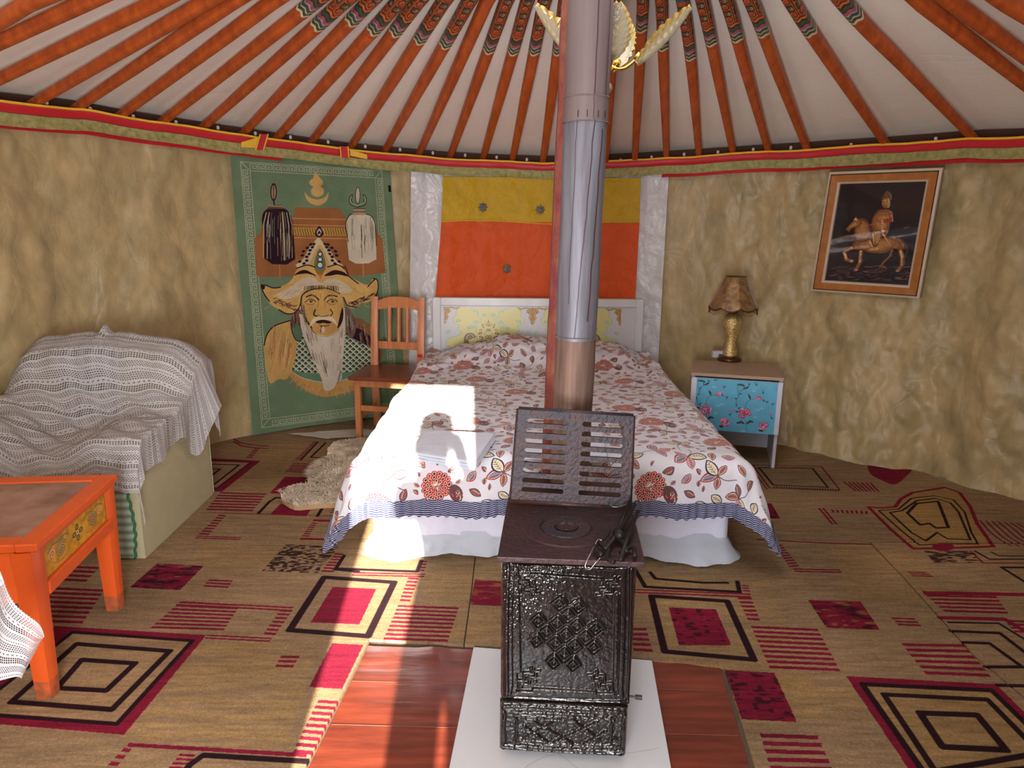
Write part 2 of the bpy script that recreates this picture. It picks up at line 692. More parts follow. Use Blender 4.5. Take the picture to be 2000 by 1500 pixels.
def on_roof(px, py):
    d = ray(px, py)
    lo, hi = .2, 9.0
    for _ in range(50):
        t = (lo + hi) / 2
        p = CO + d * t
        phi = math.atan2(p.x - CX, p.y - CY)
        b = cyl(phi, ringz(phi))
        rb = math.hypot(b.x - AX, b.y - AY); r = math.hypot(p.x - AX, p.y - AY)
        z = b.z + (AZ - b.z) * (1 - min(1.2, r / rb)) if p.y > CY or True else 9
        if p.z < z and not (p.z > 2.7):
            lo = t
        else:
            hi = t
    return CO + d * lo


# painted scroll pattern for the poles' inner ends; u around, v along
cvp = Cv(256, 1024, (178, 82, 40))
for k in range(4):
    u0 = k * 64
    c_ = u0 + 32

    def chev(y, h, col):
        cvp.poly([(u0, y - 22), (c_, y), (u0 + 64, y - 22), (u0 + 64, y - 22 - h), (c_, y - h), (u0, y - 22 - h)], col)
    y = 1010
    for h, col in ((14, (214, 200, 168)), (18, (62, 82, 58)), (8, (205, 180, 120)), (20, (60, 78, 92)), (8, (190, 160, 140)), (22, (160, 84, 96)), (8, (60, 45, 40)), (22, (66, 84, 66)), (10, (40, 36, 36)), (16, (204, 106, 52)), (8, (60, 40, 30))):
        chev(y, h, col); y -= h
    cvp.poly([(u0, 0), (u0 + 64, 0), (u0 + 64, y - 24), (c_, y - 2), (u0, y - 24)], (176, 84, 44))
    for q in range(9):
        yy = y - 66 - q * 92
        if q in (3, 8):
            cvp.poly([(u0, yy - 22), (u0 + 64, yy - 22), (u0 + 64, yy + 22), (u0, yy + 22)], (54, 86, 92))
            cvp.stroke([(u0, yy), (u0 + 64, yy)], 6, (30, 34, 30))
            continue
        cvp.ell((c_, yy + 26), 21, 19, (206, 104, 48)); cvp.ell((c_, yy + 26), 21, 19, (40, 30, 24), w=5)
        cvp.stroke(spiral((c_, yy + 26), 13, 1.4, 0), 5, (150, 36, 34))
        cvp.poly([(u0 + 8, yy - 40), (u0 + 56, yy - 40), (u0 + 56, yy + 6), (u0 + 8, yy + 6)], (44, 56, 46))
        cvp.stroke(spiral((c_ - 8, yy - 16), 12, 1.3, 1), 4, (190, 170, 110))
        cvp.stroke(spiral((c_ + 8, yy - 16), 12, 1.3, 4, -1), 4, (176, 70, 60))
    cvp.stroke([(u0, 0), (u0, y - 30)], 5, (50, 36, 28))
cvp.a *= (.86 + .2 * vnoise(1024, 256, 14, 5))[..., None]
IM_POLE = image('pole_scrolls', cvp)
M_POLE = mat('pole_orange', (200, 94, 38), rough=.40, vcol=(154, 66, 26), vscale=5, stretch=(6, .7, 3), bump=.10, bscale=30)
M_BAND = mat('pole_painted', img=IM_POLE, rough=.4, bump=.08)
ORD = ['first', 'second', 'third', 'fourth', 'fifth', 'sixth', 'seventh', 'eighth', 'ninth', 'tenth', 'eleventh', 'twelfth', 'thirteenth', 'fourteenth', 'fifteenth', 'sixteenth', 'seventeenth', 'eighteenth', 'nineteenth']
for i, (b, tp, md, band) in enumerate(POLES):
    B = atcyl(*b)
    if b[0] < -20 or b[0] > 2000:
        # base lies outside the frame: follow the seen part of the pole down to the ring
        q0 = on_roof(*tp); q1 = on_roof(*(md or ((tp[0] + b[0]) / 2, (tp[1] + b[1]) / 2)))
        d = (q1 - q0); d.z = 0
        s_ = 1.0
        for _ in range(60):
            p = q0 + d * s_
            if math.hypot(p.x - CX, p.y - CY) >= RW - .03:
                break
            s_ += .08
        phi = math.atan2(p.x - CX, p.y - CY)
        B = cyl(phi, ringz(phi) - .0, .02)
        md = None
        T = q0
    else:
        phi = math.atan2(B.x - CX, B.y - CY)
        B = cyl(phi, B.z - .01, .045)
        T = on_roof(*tp)
    pts = [B]
    if md:
        pts.append(on_roof(*md))
    pts.append(T)
    # carry on to the crown
    dv = (T - pts[-2]).normalized()
    E_ = T + dv * max(0.05, ((Vector((AX, AY, 0)) - Vector((T.x, T.y, 0))).length - .47))
    Ec = Vector((AX, AY, 0)) + (Vector((T.x - AX, T.y - AY, 0)).normalized() * .47)
    Ec.z = roofpt(math.atan2(Ec.x - CX, Ec.y - CY), .83).z
    if band is None or True:
        pts.append(Ec)
    # resample smoothly
    sm = [Vector(p) for p in smooth([tuple(p) for p in pts], 8)] if len(pts) > 3 else [pts[0].lerp(pts[1], k / 8) for k in range(8)] + [pts[1].lerp(pts[2], k / 6) for k in range(7)]
    L = [0]
    for k in range(1, len(sm)):
        L.append(L[-1] + (sm[k] - sm[k - 1]).length)
    rad = [.0185 + .0075 * min(1, l / 1.0) for l in L]
    for k, p in enumerate(sm):
        p.z -= .012
    side = 'left' if i <= 17 else 'right'
    n_ = (17 - i) if i <= 17 else (i - 19)
    what = 'plain orange roof pole' if band is None else 'orange roof pole with a painted scroll band'
    if i == 18:
        lab, n_ = 'orange roof pole running mostly hidden behind the stovepipe', 0
    else:
        lab = f"{what}, {ORD[abs(n_)]} to the {side} of the stovepipe"
    t = thing('roof_pole', lab, 'roof pole', B, 'orange roof poles')
    mb = MB(); mb.tube(sm, rad, 16, sq=True, up=(0, 0, 1))
    obj('shaft', mb, M_POLE, t, smooth=True, angle=50)
    if band is not None:
        # find where the band starts along the pole
        def pyof(p):
            q = p - CO
            return 750 - F * q.dot(UU) / q.dot(F0)
        k0 = next((k for k in range(1, len(sm)) if pyof(sm[k]) < band), len(sm) - 1)
        ya, yb = pyof(sm[k0 - 1]), pyof(sm[k0])
        f_ = (ya - band) / max(1e-6, ya - yb)
        st = sm[k0 - 1].lerp(sm[k0], min(1, max(0, f_)))
        bp = [st] + sm[k0:]
        mb = MB(); mb.tube(bp, [np.interp(L[k0 - 1] + (L[k0] - L[k0 - 1]) * f_, L, rad) + .0008] + [r + .0008 for r in rad[k0:]], 16, sq=True, cap=False, up=(0, 0, 1))
        mb.uv = [(u + .125 + .0, v / 1.05) for u, v in mb.uv]
        obj('painted_band', mb, M_BAND, t, smooth=True, angle=50)

# ------------------------------------------------------------------ cloth band below the poles
M_OLIVE = mat('band_olive', (176, 162, 104), rough=.6, vcol=(124, 122, 66), vscale=38, bump=.3, bscale=30, stretch=(1, 1, 1))
M_RED = mat('band_red', (190, 22, 34), rough=.45, var=.1, sheen=.3)
M_YEL = mat('band_yellow', (232, 186, 58), rough=.5, var=.1)


def bandstrip(p0, p1, za, zb, ins, nu, wob=.006, back=0):
    mb = MB()

    def f(u, v):
        phi = p0 + (p1 - p0) * u
        w = wob * fb(phi * 9, 0, 5.5)
        z = ringz(phi) - .012 + w + za(phi) * (1 - v) + zb(phi) * v
        return (cyl(phi, z, ins + .012 * fb(phi * 7, z * 5, 8) - .006 * math.sin(v * PI)), (phi * 10, v))
    mb.grid(f, nu, 5)
    mb.grid(lambda u, v: (f(u, 1 - v)[0] + Vector((math.sin(p0 + (p1 - p0) * u) * .004, math.cos(p0 + (p1 - p0) * u) * .004, 0)), (u * 10, v)), nu, 5)
    return mb


def c_(k):
    return lambda p: k


bt = thing('valance_band', 'long olive cloth band with red ribbon running below the roof poles', 'band', cyl(0, ringz(0) - .15, .06))
hang = lambda p: -.104 + .008 * fb(p * 5, 1, 2)
obj('olive_band', bandstrip(-1.6, 1.6, c_(-.05), hang, .118, 260), M_OLIVE, bt, smooth=True)
obj('red_ribbon', bandstrip(-1.6, 1.6, c_(-.009), c_(-.048), .124, 260), M_RED, bt, smooth=True)
obj('yellow_piping', bandstrip(-1.6, 1.6, c_(.002), c_(-.010), .128, 260), M_YEL, bt, smooth=True)
low = lambda p: -.108
obj('red_ribbon', bandstrip(-1.6, -.60, c_(-.07), lambda p: low(p) - .012, .104, 120, .003), M_RED, bt, smooth=True)
obj('red_ribbon', bandstrip(.30, 1.6, c_(-.07), lambda p: -.122, .104, 120, .006), M_RED, bt, smooth=True)
# turned-up ends of the band
for (x, y0, y1, dx, flipx) in ((516, 262, 293, 9, 1), (672, 286, 308, -2, -1)):
    mb = MB()
    A, B = atcyl(x, y0, .14), atcyl(x - dx, y1, .14)
    r_ = (atcyl(x + 9, y0, .14) - A)
    mb.grid(lambda u, v: A.lerp(B, v) + r_ * (u * 2 - 1) * .8, 4, 6)
    obj('ribbon_end', mb, M_RED, bt)
    for sgn in (-1, 1):
        mb = MB(); mb.tube([A + r_ * .85 * sgn, B + r_ * .85 * sgn], .0045, 6)
        obj('yellow_piping', mb, M_YEL, bt)
    mb = MB()
    q0, q1 = atcyl(x - 45 * flipx, y0 + 16, .132), atcyl(x - 12 * flipx, y1 - 4, .132)
    q2 = atcyl(x - 12 * flipx, y0 + 6, .132)
    dn = Vector((0, 0, -.035))
    mb.add([q0, q0 + dn * .8, q1, q2], [(0, 1, 2, 3)])
    obj('yellow_patch', mb, M_YEL, bt)
# lattice head, coloured dark as the shaded gap there, and white ties between the poles
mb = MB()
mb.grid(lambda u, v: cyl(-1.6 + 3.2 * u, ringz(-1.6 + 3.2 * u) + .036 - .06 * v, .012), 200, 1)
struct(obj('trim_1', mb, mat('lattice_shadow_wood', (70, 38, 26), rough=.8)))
M_TIE = mat('tie_cotton', (205, 198, 188), rough=.9)
for i in range(3, 27):
    x = (POLES[i][0][0] + POLES[i + 1][0][0]) / 2
    y = (POLES[i][0][1] + POLES[i + 1][0][1]) / 2
    if 1085 < x < 1185:
        continue
    p = atcyl(x, y, .085)
    mb = MB(); mb.box(p + Vector((0, 0, .004)), (.016, .014, .022), bev=.004)
    obj('tie_knot', mb, M_TIE, bt)

# ================================================================== carpets, one woven design laid out flat
FX0, FX1, FY0, FY1, FS = -2.75, 2.85, .9, 5.25, 440.0
FW, FH = int((FX1 - FX0) * FS), int((FY1 - FY0) * FS)


def FT(p):
    q = atz(p[0], p[1], .012)
    return ((q.x - FX0) * FS, (FY1 - q.y) * FS)


cf = Cv(FW, FH, (156, 124, 88), FT)
BLK, MAR, TAN = (44, 22, 28), (136, 22, 48), (170, 138, 98)


def spk(seed, th=.42, cx=22, cy=7, soft=6):
    def f(h, w):
        return np.clip((vnoise(h, w, cy, seed, cx) * .6 + vnoise(h, w, 3, seed + 1, 9) * .4 - th) * soft, 0, 1).astype(np.float32)
    return f


def lerp2(a, b, t):
    return (a[0] + (b[0] - a[0]) * t, a[1] + (b[1] - a[1]) * t)


def stripes(q, n, col=MAR, duty=.52, vert=False):
    a, b, c, d = q                          # TL TR BR BL
    if vert:
        a, b, c, d = d, a, b, c
    # equal steps on the floor, not in the picture
    A, B, C, D = [cf.T(p) for p in (a, b, c, d)]
    T0 = cf.T
    cf.T = lambda p: p
    for k in range(n):
        t0, t1 = (k + .0) / n, (k + duty) / n
        cf.poly([lerp2(A, D, t0), lerp2(B, C, t0), lerp2(B, C, t1), lerp2(A, D, t1)], col)
    cf.T = T0


def line(pts, w, col=BLK, closed=False):
    cf.stroke(pts, w * .78, col, closed)


# soft ochre areas with running yarn lines
for q in ([(300, 1240), (620, 1260), (560, 1470), (240, 1440)], [(800, 1105), (1000, 1105), (960, 1250), (880, 1250)], [(1250, 1120), (1500, 1130), (1620, 1420), (1330, 1400)], [(400, 1060), (560, 1065), (520, 1110), (360, 1105)],
          [(1620, 1060), (1800, 1065), (1840, 1180), (1660, 1170)], [(380, 960), (520, 880), (620, 880), (540, 960)], [(1500, 1310), (1650, 1320), (1700, 1410), (1560, 1400)], [(1700, 1340), (1940, 1350), (2040, 1480), (1820, 1480)], [(140, 1260), (330, 1275), (220, 1380), (30, 1365)]):
    cf.poly(q, (172, 132, 72), .5, spk(31, .30, 90, 8, 3))
# ---- front left piece
cf.poly([(108, 1222), (403, 1240), (243, 1434), (-100, 1405)], MAR); cf.poly([(142, 1234), (376, 1251), (229, 1413), (-60, 1392)], TAN)
cf.poly([(140, 1236), (372, 1252), (228, 1411), (-55, 1390)], (164, 128, 88))
line([(142, 1234), (376, 1251), (229, 1413), (-60, 1392)], 9, BLK, True)
line([(150, 1257), (332, 1271), (219, 1385), (23, 1370)], 12, BLK, True)
line([(160, 1288), (264, 1295), (208, 1348), (112, 1343)], 12, BLK, True)
stripes([(353, 1174), (470, 1180), (435, 1234), (290, 1230)], 8)
stripes([(353, 1174), (574, 1185), (566, 1196), (340, 1184)], 2)
stripes([(548, 1190), (572, 1191), (534, 1244), (512, 1242)], 7)
stripes([(405, 1239), (532, 1245), (525, 1256), (398, 1249)], 2)
cf.poly([(307, 1100), (398, 1105), (352, 1152), (254, 1147)], MAR); cf.poly([(307, 1100), (398, 1105), (352, 1152), (254, 1147)], BLK, .8, spk(3, .52))
cf.poly([(307, 1100), (398, 1105), (352, 1152), (254, 1147)], TAN, .5, spk(4, .62))
stripes([(409, 1131), (455, 1133), (444, 1151), (394, 1148)], 3)
stripes([(549, 1280), (586, 1280), (569, 1308), (535, 1306)], 3)
stripes([(112, 1147), (205, 1151), (158, 1222), (40, 1218)], 8)
stripes([(150, 1105), (195, 1107), (165, 1140), (120, 1138)], 4)
stripes([(252, 1450), (600, 1470), (598, 1478), (249, 1457)], 1, duty=1)
stripes([(243, 1460), (258, 1462), (225, 1502), (205, 1500)], 3)
stripes([(353, 1471), (383, 1473), (365, 1506), (325, 1504)], 4)
line([(350, 1520), (372, 1492), (398, 1474), (600, 1486)], 11)
line([(633, 1127), (770, 1137), (719, 1242), (566, 1230)], 15, BLK, True)
cf.poly([(650, 1146), (735, 1150), (702, 1219), (607, 1215)], MAR)
cf.poly([(649, 1256), (710, 1259), (668, 1345), (604, 1341)], MAR)
stripes([(622, 1366), (670, 1369), (610, 1480), (569, 1476)], 9)
stripes([(778, 1181), (896, 1186), (873, 1257), (747, 1253)], 9)
stripes([(798, 1127), (818, 1128), (799, 1178), (779, 1177)], 7)
stripes([(690, 1117), (832, 1120), (826, 1129), (686, 1126)], 2)
stripes([(819, 1095), (835, 1095), (828, 1118), (814, 1118)], 4)
line([(650, 1110), (815, 1116), (823, 1095)], 10)
q = [(928, 1132), (1000, 1137), (990, 1184), (917, 1181)]
cf.poly(q, MAR); cf.poly(q, (150, 110, 40), .7, spk(8, .5))
cf.poly([(559, 1063), (662, 1067), (620, 1119), (512, 1115)], BLK, .85, spk(12, .44, 7, 3, 8))
stripes([(655, 1080), (672, 1081), (650, 1120), (625, 1119)], 7)
line([(672, 1085), (655, 1112), (700, 1116)], 9)
stripes([(428, 1005), (442, 1006), (406, 1047), (385, 1046)], 8)
stripes([(385, 1046), (472, 1049), (467, 1056), (378, 1053)], 2)
stripes([(613, 1014), (670, 1016), (668, 1020), (611, 1018)], 1, duty=1)
stripes([(609, 1021), (619, 1021), (602, 1050), (588, 1049)], 7)
stripes([(588, 1050), (660, 1052), (660, 1056), (585, 1054)], 1, duty=1)
# ---- back piece, left part
line([(395, 1001), (665, 1008)], 4, MAR)
stripes([(430, 961), (521, 964), (491, 1001), (400, 999)], 7)
cf.poly([(557, 931), (640, 933), (600, 966), (527, 963)], MAR)
cf.poly([(548, 984), (613, 987), (598, 1008), (527, 1005)], MAR)
line([(505, 1002), (527, 979), (539, 972), (600, 974)], 9)
line([(632, 988), (620, 1008)], 9)
stripes([(650, 992), (676, 992), (660, 1004), (643, 1003)], 3)
stripes([(573, 904), (640, 906), (607, 925), (556, 923)], 6)
line([(573, 900), (650, 903)], 4, MAR)
stripes([(611, 863), (619, 863), (586, 899), (575, 898)], 12)
line([(621, 863), (588, 898)], 6)
line([(636, 865), (607, 893), (700, 899)], 7)
cf.poly([(380, 893), (509, 900), (434, 960), (300, 955)], MAR); cf.poly([(385, 899), (489, 903), (424, 953), (310, 948)], (164, 128, 88))
line([(385, 899), (489, 903), (424, 953), (310, 948)], 5, BLK, True)
line([(385, 906), (467, 908), (420, 945), (330, 943)], 7, BLK, True)
line([(395, 916), (430, 916), (409, 932), (370, 931)], 7, BLK, True)
for dy in (0, 5):
    line([(456, 857 + dy), (470, 865 + dy), (490, 869 + dy), (523, 871 + dy)], 7, MAR)
stripes([(497, 876), (507, 876), (491, 896), (479, 896)], 5)
# ---- front right piece
line([(1240, 1112), (1260, 1146), (1444, 1156), (1440, 1136)], 10)
line([(1270, 1118), (1280, 1130), (1372, 1138), (1420, 1138)], 9)
stripes([(1240, 1150), (1466, 1159), (1467, 1170), (1240, 1161)], 2)
stripes([(1440, 1166), (1467, 1167), (1486, 1216), (1463, 1215)], 6)
stripes([(1448, 1142), (1462, 1143), (1466, 1158), (1452, 1157)], 3)
line([(1272, 1164), (1420, 1174), (1472, 1288), (1298, 1272)], 14, BLK, True)
q = [(1306, 1186), (1398, 1190), (1428, 1260), (1326, 1260)]
cf.poly(q, MAR); cf.poly(q, BLK, .7, spk(21, .60, 9, 8, 9))
stripes([(1230, 1226), (1262, 1226), (1276, 1278), (1238, 1276)], 5)
stripes([(1466, 1222), (1596, 1228), (1644, 1316), (1506, 1310)], 9)
q = [(1578, 1172), (1680, 1174), (1718, 1230), (1614, 1226)]
cf.poly(q, MAR); cf.poly(q, BLK, .7, spk(23, .55)); cf.poly(q, (160, 120, 50), .7, spk(24, .56, 26, 7))
stripes([(1740, 1206), (1786, 1207), (1802, 1226), (1758, 1224)], 3)
stripes([(1760, 1256), (1884, 1258), (1940, 1328), (1812, 1322)], 6)
q = [(1416, 1308), (1512, 1314), (1556, 1410), (1448, 1404)]
cf.poly(q, MAR); cf.poly(q, BLK, .7, spk(27, .60, 9, 8, 9))
stripes([(1484, 1432), (1596, 1436), (1632, 1514), (1508, 1512)], 5)
cf.poly([(1652, 1320), (1944, 1336), (2110, 1500), (1800, 1540)], MAR); cf.poly([(1684, 1336), (1936, 1348), (2085, 1492), (1812, 1520)], (168, 130, 80))
line([(1684, 1336), (1936, 1348), (2085, 1492), (1812, 1520)], 11, BLK, True)
line([(1726, 1356), (1928, 1366), (2030, 1470), (1826, 1506)], 11, BLK, True)
line([(1796, 1392), (1908, 1396), (1964, 1464), (1840, 1458)], 13, BLK, True)
stripes([(1512, 1064), (1528, 1064), (1562, 1108), (1544, 1110)], 9)
stripes([(1548, 1110), (1640, 1112), (1646, 1121), (1554, 1119)], 2)
line([(1480, 1054), (1600, 1060), (1700, 1063)], 6, MAR)
# ---- far right piece
stripes([(1800, 1154), (1940, 1157), (1972, 1202), (1848, 1198)], 6)
stripes([(1800, 1154), (2020, 1158), (2020, 1166), (1806, 1163)], 1, duty=.8)
line([(1836, 1206), (1962, 1209), (2060, 1268)], 13, MAR)
line([(1852, 1215), (1950, 1217), (2040, 1272)], 6, BLK)
line([(1856, 1232), (1952, 1236), (2010, 1280)], 9)
line([(1880, 1254), (1932, 1256), (1996, 1302), (1924, 1302)], 9)
line([(1948, 1338), (2010, 1339)], 9)
cf.poly([(1804, 1076), (1900, 1076), (1920, 1099), (1824, 1099)], BLK, .8, spk(41, .45, 14, 5, 7))
stripes([(1772, 1116), (1808, 1117), (1826, 1128), (1785, 1127)], 3)
line([(2020, 1108), (1956, 1108), (2020, 1148)], 8)
line([(1904, 1076), (1932, 1092), (2020, 1092)], 6)
line([(1936, 1078), (1950, 1085), (2020, 1086)], 5)
line([(1896, 1077), (1920, 1099), (2020, 1100)], 5, MAR)
stripes([(1960, 1210), (2010, 1212), (2020, 1240), (1985, 1238)], 4)
# ---- back piece, right part
line([(1482, 913), (1587, 915), (1617, 952), (1510, 947)], 6, BLK, True)
line([(1470, 908), (1604, 911), (1640, 957), (1503, 953)], 5, MAR, True)
line([(1461, 906), (1498, 955)], 4, MAR)
stripes([(1510, 949), (1640, 956), (1642, 960), (1512, 953)], 26, BLK, .4, vert=True)
line([(1430, 908), (1457, 938), (1420, 942)], 6)
stripes([(1646, 941), (1706, 943), (1722, 961), (1670, 959)], 7, vert=True)
q = [(1464, 982), (1506, 983), (1524, 1013), (1470, 1011)]
cf.poly(q, MAR); cf.poly(q, BLK, .6, spk(51, .5, 5, 22))
stripes([(1480, 1027), (1500, 1027), (1506, 1040), (1490, 1040)], 3, vert=True)
stripes([(1597, 992), (1613, 992), (1640, 1024), (1624, 1024)], 2, vert=True)
stripes([(1622, 995), (1699, 998), (1699, 1004), (1626, 1001)], 8, vert=True)
cf.poly(smooth([(1702, 903), (1783, 906), (1765, 935), (1745, 946), (1720, 937), (1699, 924)], 3, True), MAR)
stripes([(1821, 912), (1862, 915), (1898, 931), (1860, 942)], 4, vert=True)
OM = [(1696, 990), (1722, 992), (1748, 990), (1760, 974), (1782, 962), (1846, 952), (1874, 962), (1895, 990), (1908, 1022), (1940, 1067), (1860, 1070), (1783, 1071), (1740, 1034)]
cf.poly(OM, (168, 128, 72))
line(OM, 10, MAR, True)
line([(1716, 997), (1755, 994), (1780, 973), (1825, 968), (1862, 976), (1884, 1000), (1897, 1040), (1910, 1062), (1850, 1062), (1795, 1064), (1760, 1036)], 5, BLK, True)
line([(1738, 1001), (1762, 997), (1790, 978), (1826, 973), (1856, 982), (1872, 1000), (1895, 1054), (1850, 1052), (1830, 1040), (1808, 1056), (1780, 1040)], 6, BLK, True)
line([(1772, 1002), (1790, 983), (1832, 979), (1852, 1030), (1828, 1031), (1815, 1022), (1797, 1025)], 8, BLK, True)
cf.ell((1842, 1068), 22, 8, MAR)
for k in range(7):
    line(smooth([(1914 + k * 12, 1016 + k), (1930 + k * 13, 1035), (1950 + k * 13, 1052), (1975 + k * 14, 1066)], 4), 5, MAR)
# ---- weave
rows = vnoise(FH, FW, 5, 60, 46) * .6 + vnoise(FH, FW, 2.2, 61, 14) * .4
cf.a *= (.86 + .28 * rows)[..., None]
cf.a *= (.88 + .24 * vnoise(FH, FW, 150, 62))[..., None]
cf.a *= (.90 + .2 * vnoise(FH, FW, 1.6, 63))[..., None]
g_ = cf.a.mean(2, keepdims=True)
cf.a = g_ + (cf.a - g_) * .86
IM_FLOOR = image('carpet_weave', cf)


def fuv(v):
    return ((v[0] - FX0) / (FX1 - FX0), (v[1] - FY0) / (FY1 - FY0))


M_CARP = mat('carpet_pile', img=IM_FLOOR, rough=.95, var=.10, vscale=220, bump=.7, bscale=420, bump2=(7, .35), spec=.1, detail=2)


def carpet(name, label, poly, z0, z1):
    # outline plus a gently uneven top
    mb = MB()
    mb.prism(poly, z0, z1, uvf=fuv)
    o = obj(name, mb, M_CARP)
    tag(o, label, 'carpet', 'patterned carpet pieces on the floor')
    return o


def arc(p0, p1, n, ins=.0):
    return [(CX + (RW - ins) * math.sin(p0 + (p1 - p0) * k / n), CY + (RW - ins) * math.cos(p0 + (p1 - p0) * k / n)) for k in range(n + 1)]


phL = math.atan2(-2.70 - CX, 3.33 - CY)
zc0 = 0.001
seamL, seamR = 3.322, 3.075
RC_ = RW - .035
aL = math.acos((seamL - CY) / RC_); aR = math.acos((seamR - CY) / RC_)
side = lambda y, s_: (CX + s_ * math.sqrt(RC_ ** 2 - (y - CY) ** 2), y)
carpet('carpet', 'far carpet strip under the bed head, chair and nightstand', [(-.15, 3.30), (-.8, 3.315)] + arc(-aL, aR, 40, .035) + [(1.59, seamR), (1.1, 3.095), (.5, 3.2)], zc0, .012)
tl = (-.478, 2.262)
pb = atz(595, 1500, .012)
sl = (pb.x - tl[0]) / (pb.y - tl[1])
carpet('carpet', 'front left carpet piece under the orange table and sofa', [(-.15, 3.295), (-.8, 3.31), side(3.31, -1), side(2.9, -1), side(2.4, -1), side(1.9, -1), side(1.4, -1), side(1.0, -1), (tl[0] + sl * (1.0 - tl[1]), 1.0), tl, (-.155, 2.235), (-.15, 2.6)], zc0, .012)
tr1, tr2 = atz(1415, 1302, .012), atz(1475, 1500, .012)
sr = (tr2.x - tr1.x) / (tr2.y - tr1.y)
carpet('carpet', 'front right carpet piece with a black-outlined maroon square', [(-.145, 2.6), (-.15, 2.235), (.1, 2.21), (tr1.x, tr1.y), (tr1.x + sr * (1.0 - tr1.y), 1.0), (1.60, 1.0), (1.565, 2.0), (1.545, 2.2), (1.585, 2.75), (1.598, 3.065), (1.1, 3.085), (.5, 3.19), (-.145, 3.285)], zc0, .0125)
carpet('carpet', 'narrow carpet piece along the right wall, past the slanting seam', [(1.61, 3.062), (1.592, 2.75), (1.552, 2.2), (1.572, 2.0), (1.61, 1.0), side(1.0, 1), side(1.5, 1), side(2.0, 1), side(2.6, 1), side(3.06, 1)], zc0, .012)

# ------------------------------------------------------------------ sheet and tile under the stove
M_LINO = mat('wood_print_sheet', (134, 60, 40), rough=.22, vcol=(86, 38, 28), vscale=5, stretch=(.6, 3.5, 1), wave=(2.2, 9, 'Y', .35, (84, 34, 24)), coat=.3, bump=.25, bscale=5, spec=.6)
xl = lambda y: tl[0] + sl * (y - tl[1])
xr = lambda y: tr1.x + sr * (y - tr1.y)
lt = MB()


def lino(u, v):
    y = 1.0 + (2.228 - .045 * u - 1.0) * v
    x0, x1 = xl(y) + .006, xr(y) - .012
    x = x0 + (x1 - x0) * u
    edge = ss(.90, 1.0, v)
    z = .0035 + .006 * edge * max(0, math.sin(x * 23 + 1)) ** 2 + .003 * edge
    return Vector((x, y, z))


lt.grid(lino, 90, 90)
lin_o = obj('vinyl_sheet', lt, M_LINO, smooth=True)
tag(lin_o, 'glossy red-brown wood-print vinyl sheet under the stove and white tile', 'floor covering')
for yy in (1.84, 2.04, 1.62, 1.40):
    jb = MB()
    jb.prism([(xl(yy) + .01, yy), (xr(yy) - .02, yy - .03), (xr(yy) - .02, yy - .0286), (xl(yy) + .01, yy + .0014)], .0045, .0050)
    obj('plank_joint', jb, mat('joint_pale', (140, 86, 68), rough=.5), lin_o)
cm = Cv(700, 900, (205, 206, 210))
rr = np.random.default_rng(5)
for k in range(6):
    x, y = rr.random() * 700, rr.random() * 900
    p = [(x, y)]
    an = rr.random() * 6
    for q in range(26):
        an += (rr.random() - .5) * .45
        x += 22 * math.cos(an); y += 22 * math.sin(an)
        p.append((x, y))
    cm.stroke(p, 1.8, (140, 146, 156), al=.5)
IM_MARB = image('marble_veins', cm)
a0, a1 = atz(925, 1266, .012), atz(1273, 1292, .012)
b0, b1 = atz(878, 1500, .012), atz(1310, 1500, .012)
k0 = (1.25 - a0.y) / (b0.y - a0.y); k1 = (1.25 - a1.y) / (b1.y - a1.y)
c0, c1 = a0.lerp(b0, k0), a1.lerp(b1, k1)
ti = MB()
ti.prism([(c0.x, c0.y), (c1.x, c1.y), (a1.x, a1.y), (a0.x, a0.y)], .0056, .016, uvf=lambda v: ((v[0] + .3) / .8, (v[1] - 1.2) / 1.05))
tile = obj('marble_tile', ti, mat('marble', img=IM_MARB, rough=.22, coat=.2))
tag(tile, 'white marble-look tile with grey veins under the iron stove', 'tile')

# ================================================================== woven wall rug
RWp, RHp = 1000, 1720
RC = [(22, 40), (800, 95), (885, 1335), (135, 1440)]
hr = hom(RC, [(0, 0), (RWp, 0), (RWp, RHp), (0, RHp)])
GRN, CRM, OCH, BRN, DRK = (112, 136, 100), (196, 180, 150), (206, 162, 88), (160, 98, 52), (48, 28, 40)
cr = Cv(RWp, RHp, GRN, hr)
cr.poly([(-20, -20), (900, -20), (980, 1500), (-20, 1500)], (96, 120, 92), .5, lambda h, w: vnoise(h, w, 160, 91).astype(np.float32))
# meander border, drawn in the rug's own frame
T0 = cr.T
cr.T = lambda p: p
KEY = (176, 178, 146)
m0, m1 = 56, 106
for a in (m0, m1):
    cr.stroke([(a, a), (RWp - a, a), (RWp - a, RHp - a), (a, RHp - a)], 4, KEY, True)


def key(o, dx, dy, n):
    """n meander units of 46 px from corner o along (dx,dy)"""
    nx, ny = -dy, dx
    for k in range(n):
        b = (o[0] + dx * 46 * k, o[1] + dy * 46 * k)
        P = lambda s, t: (b[0] + dx * s + nx * t, b[1] + dy * s + ny * t)
        cr.stroke([P(2, 42), P(2, 9), P(38, 9), P(38, 35), P(15, 35), P(15, 22), P(26, 22)], 4.5, KEY)


key((m1, m0), 1, 0, 17)
key((RWp - m0, m1), 0, 1, 33)
key((RWp - m1, RHp - m0), -1, 0, 17)
key((m0, RHp - m1), 0, -1, 33)
for (x, y), (u, v) in (((m0, m0), (m1, m1)), ((RWp - m0, m0), (RWp - m1, m1)), ((m0, RHp - m0), (m1, RHp - m1)), ((RWp - m0, RHp - m0), (RWp - m1, RHp - m1))):
    cr.stroke([(x, y), (u, v)], 4, KEY)
cr.T = T0
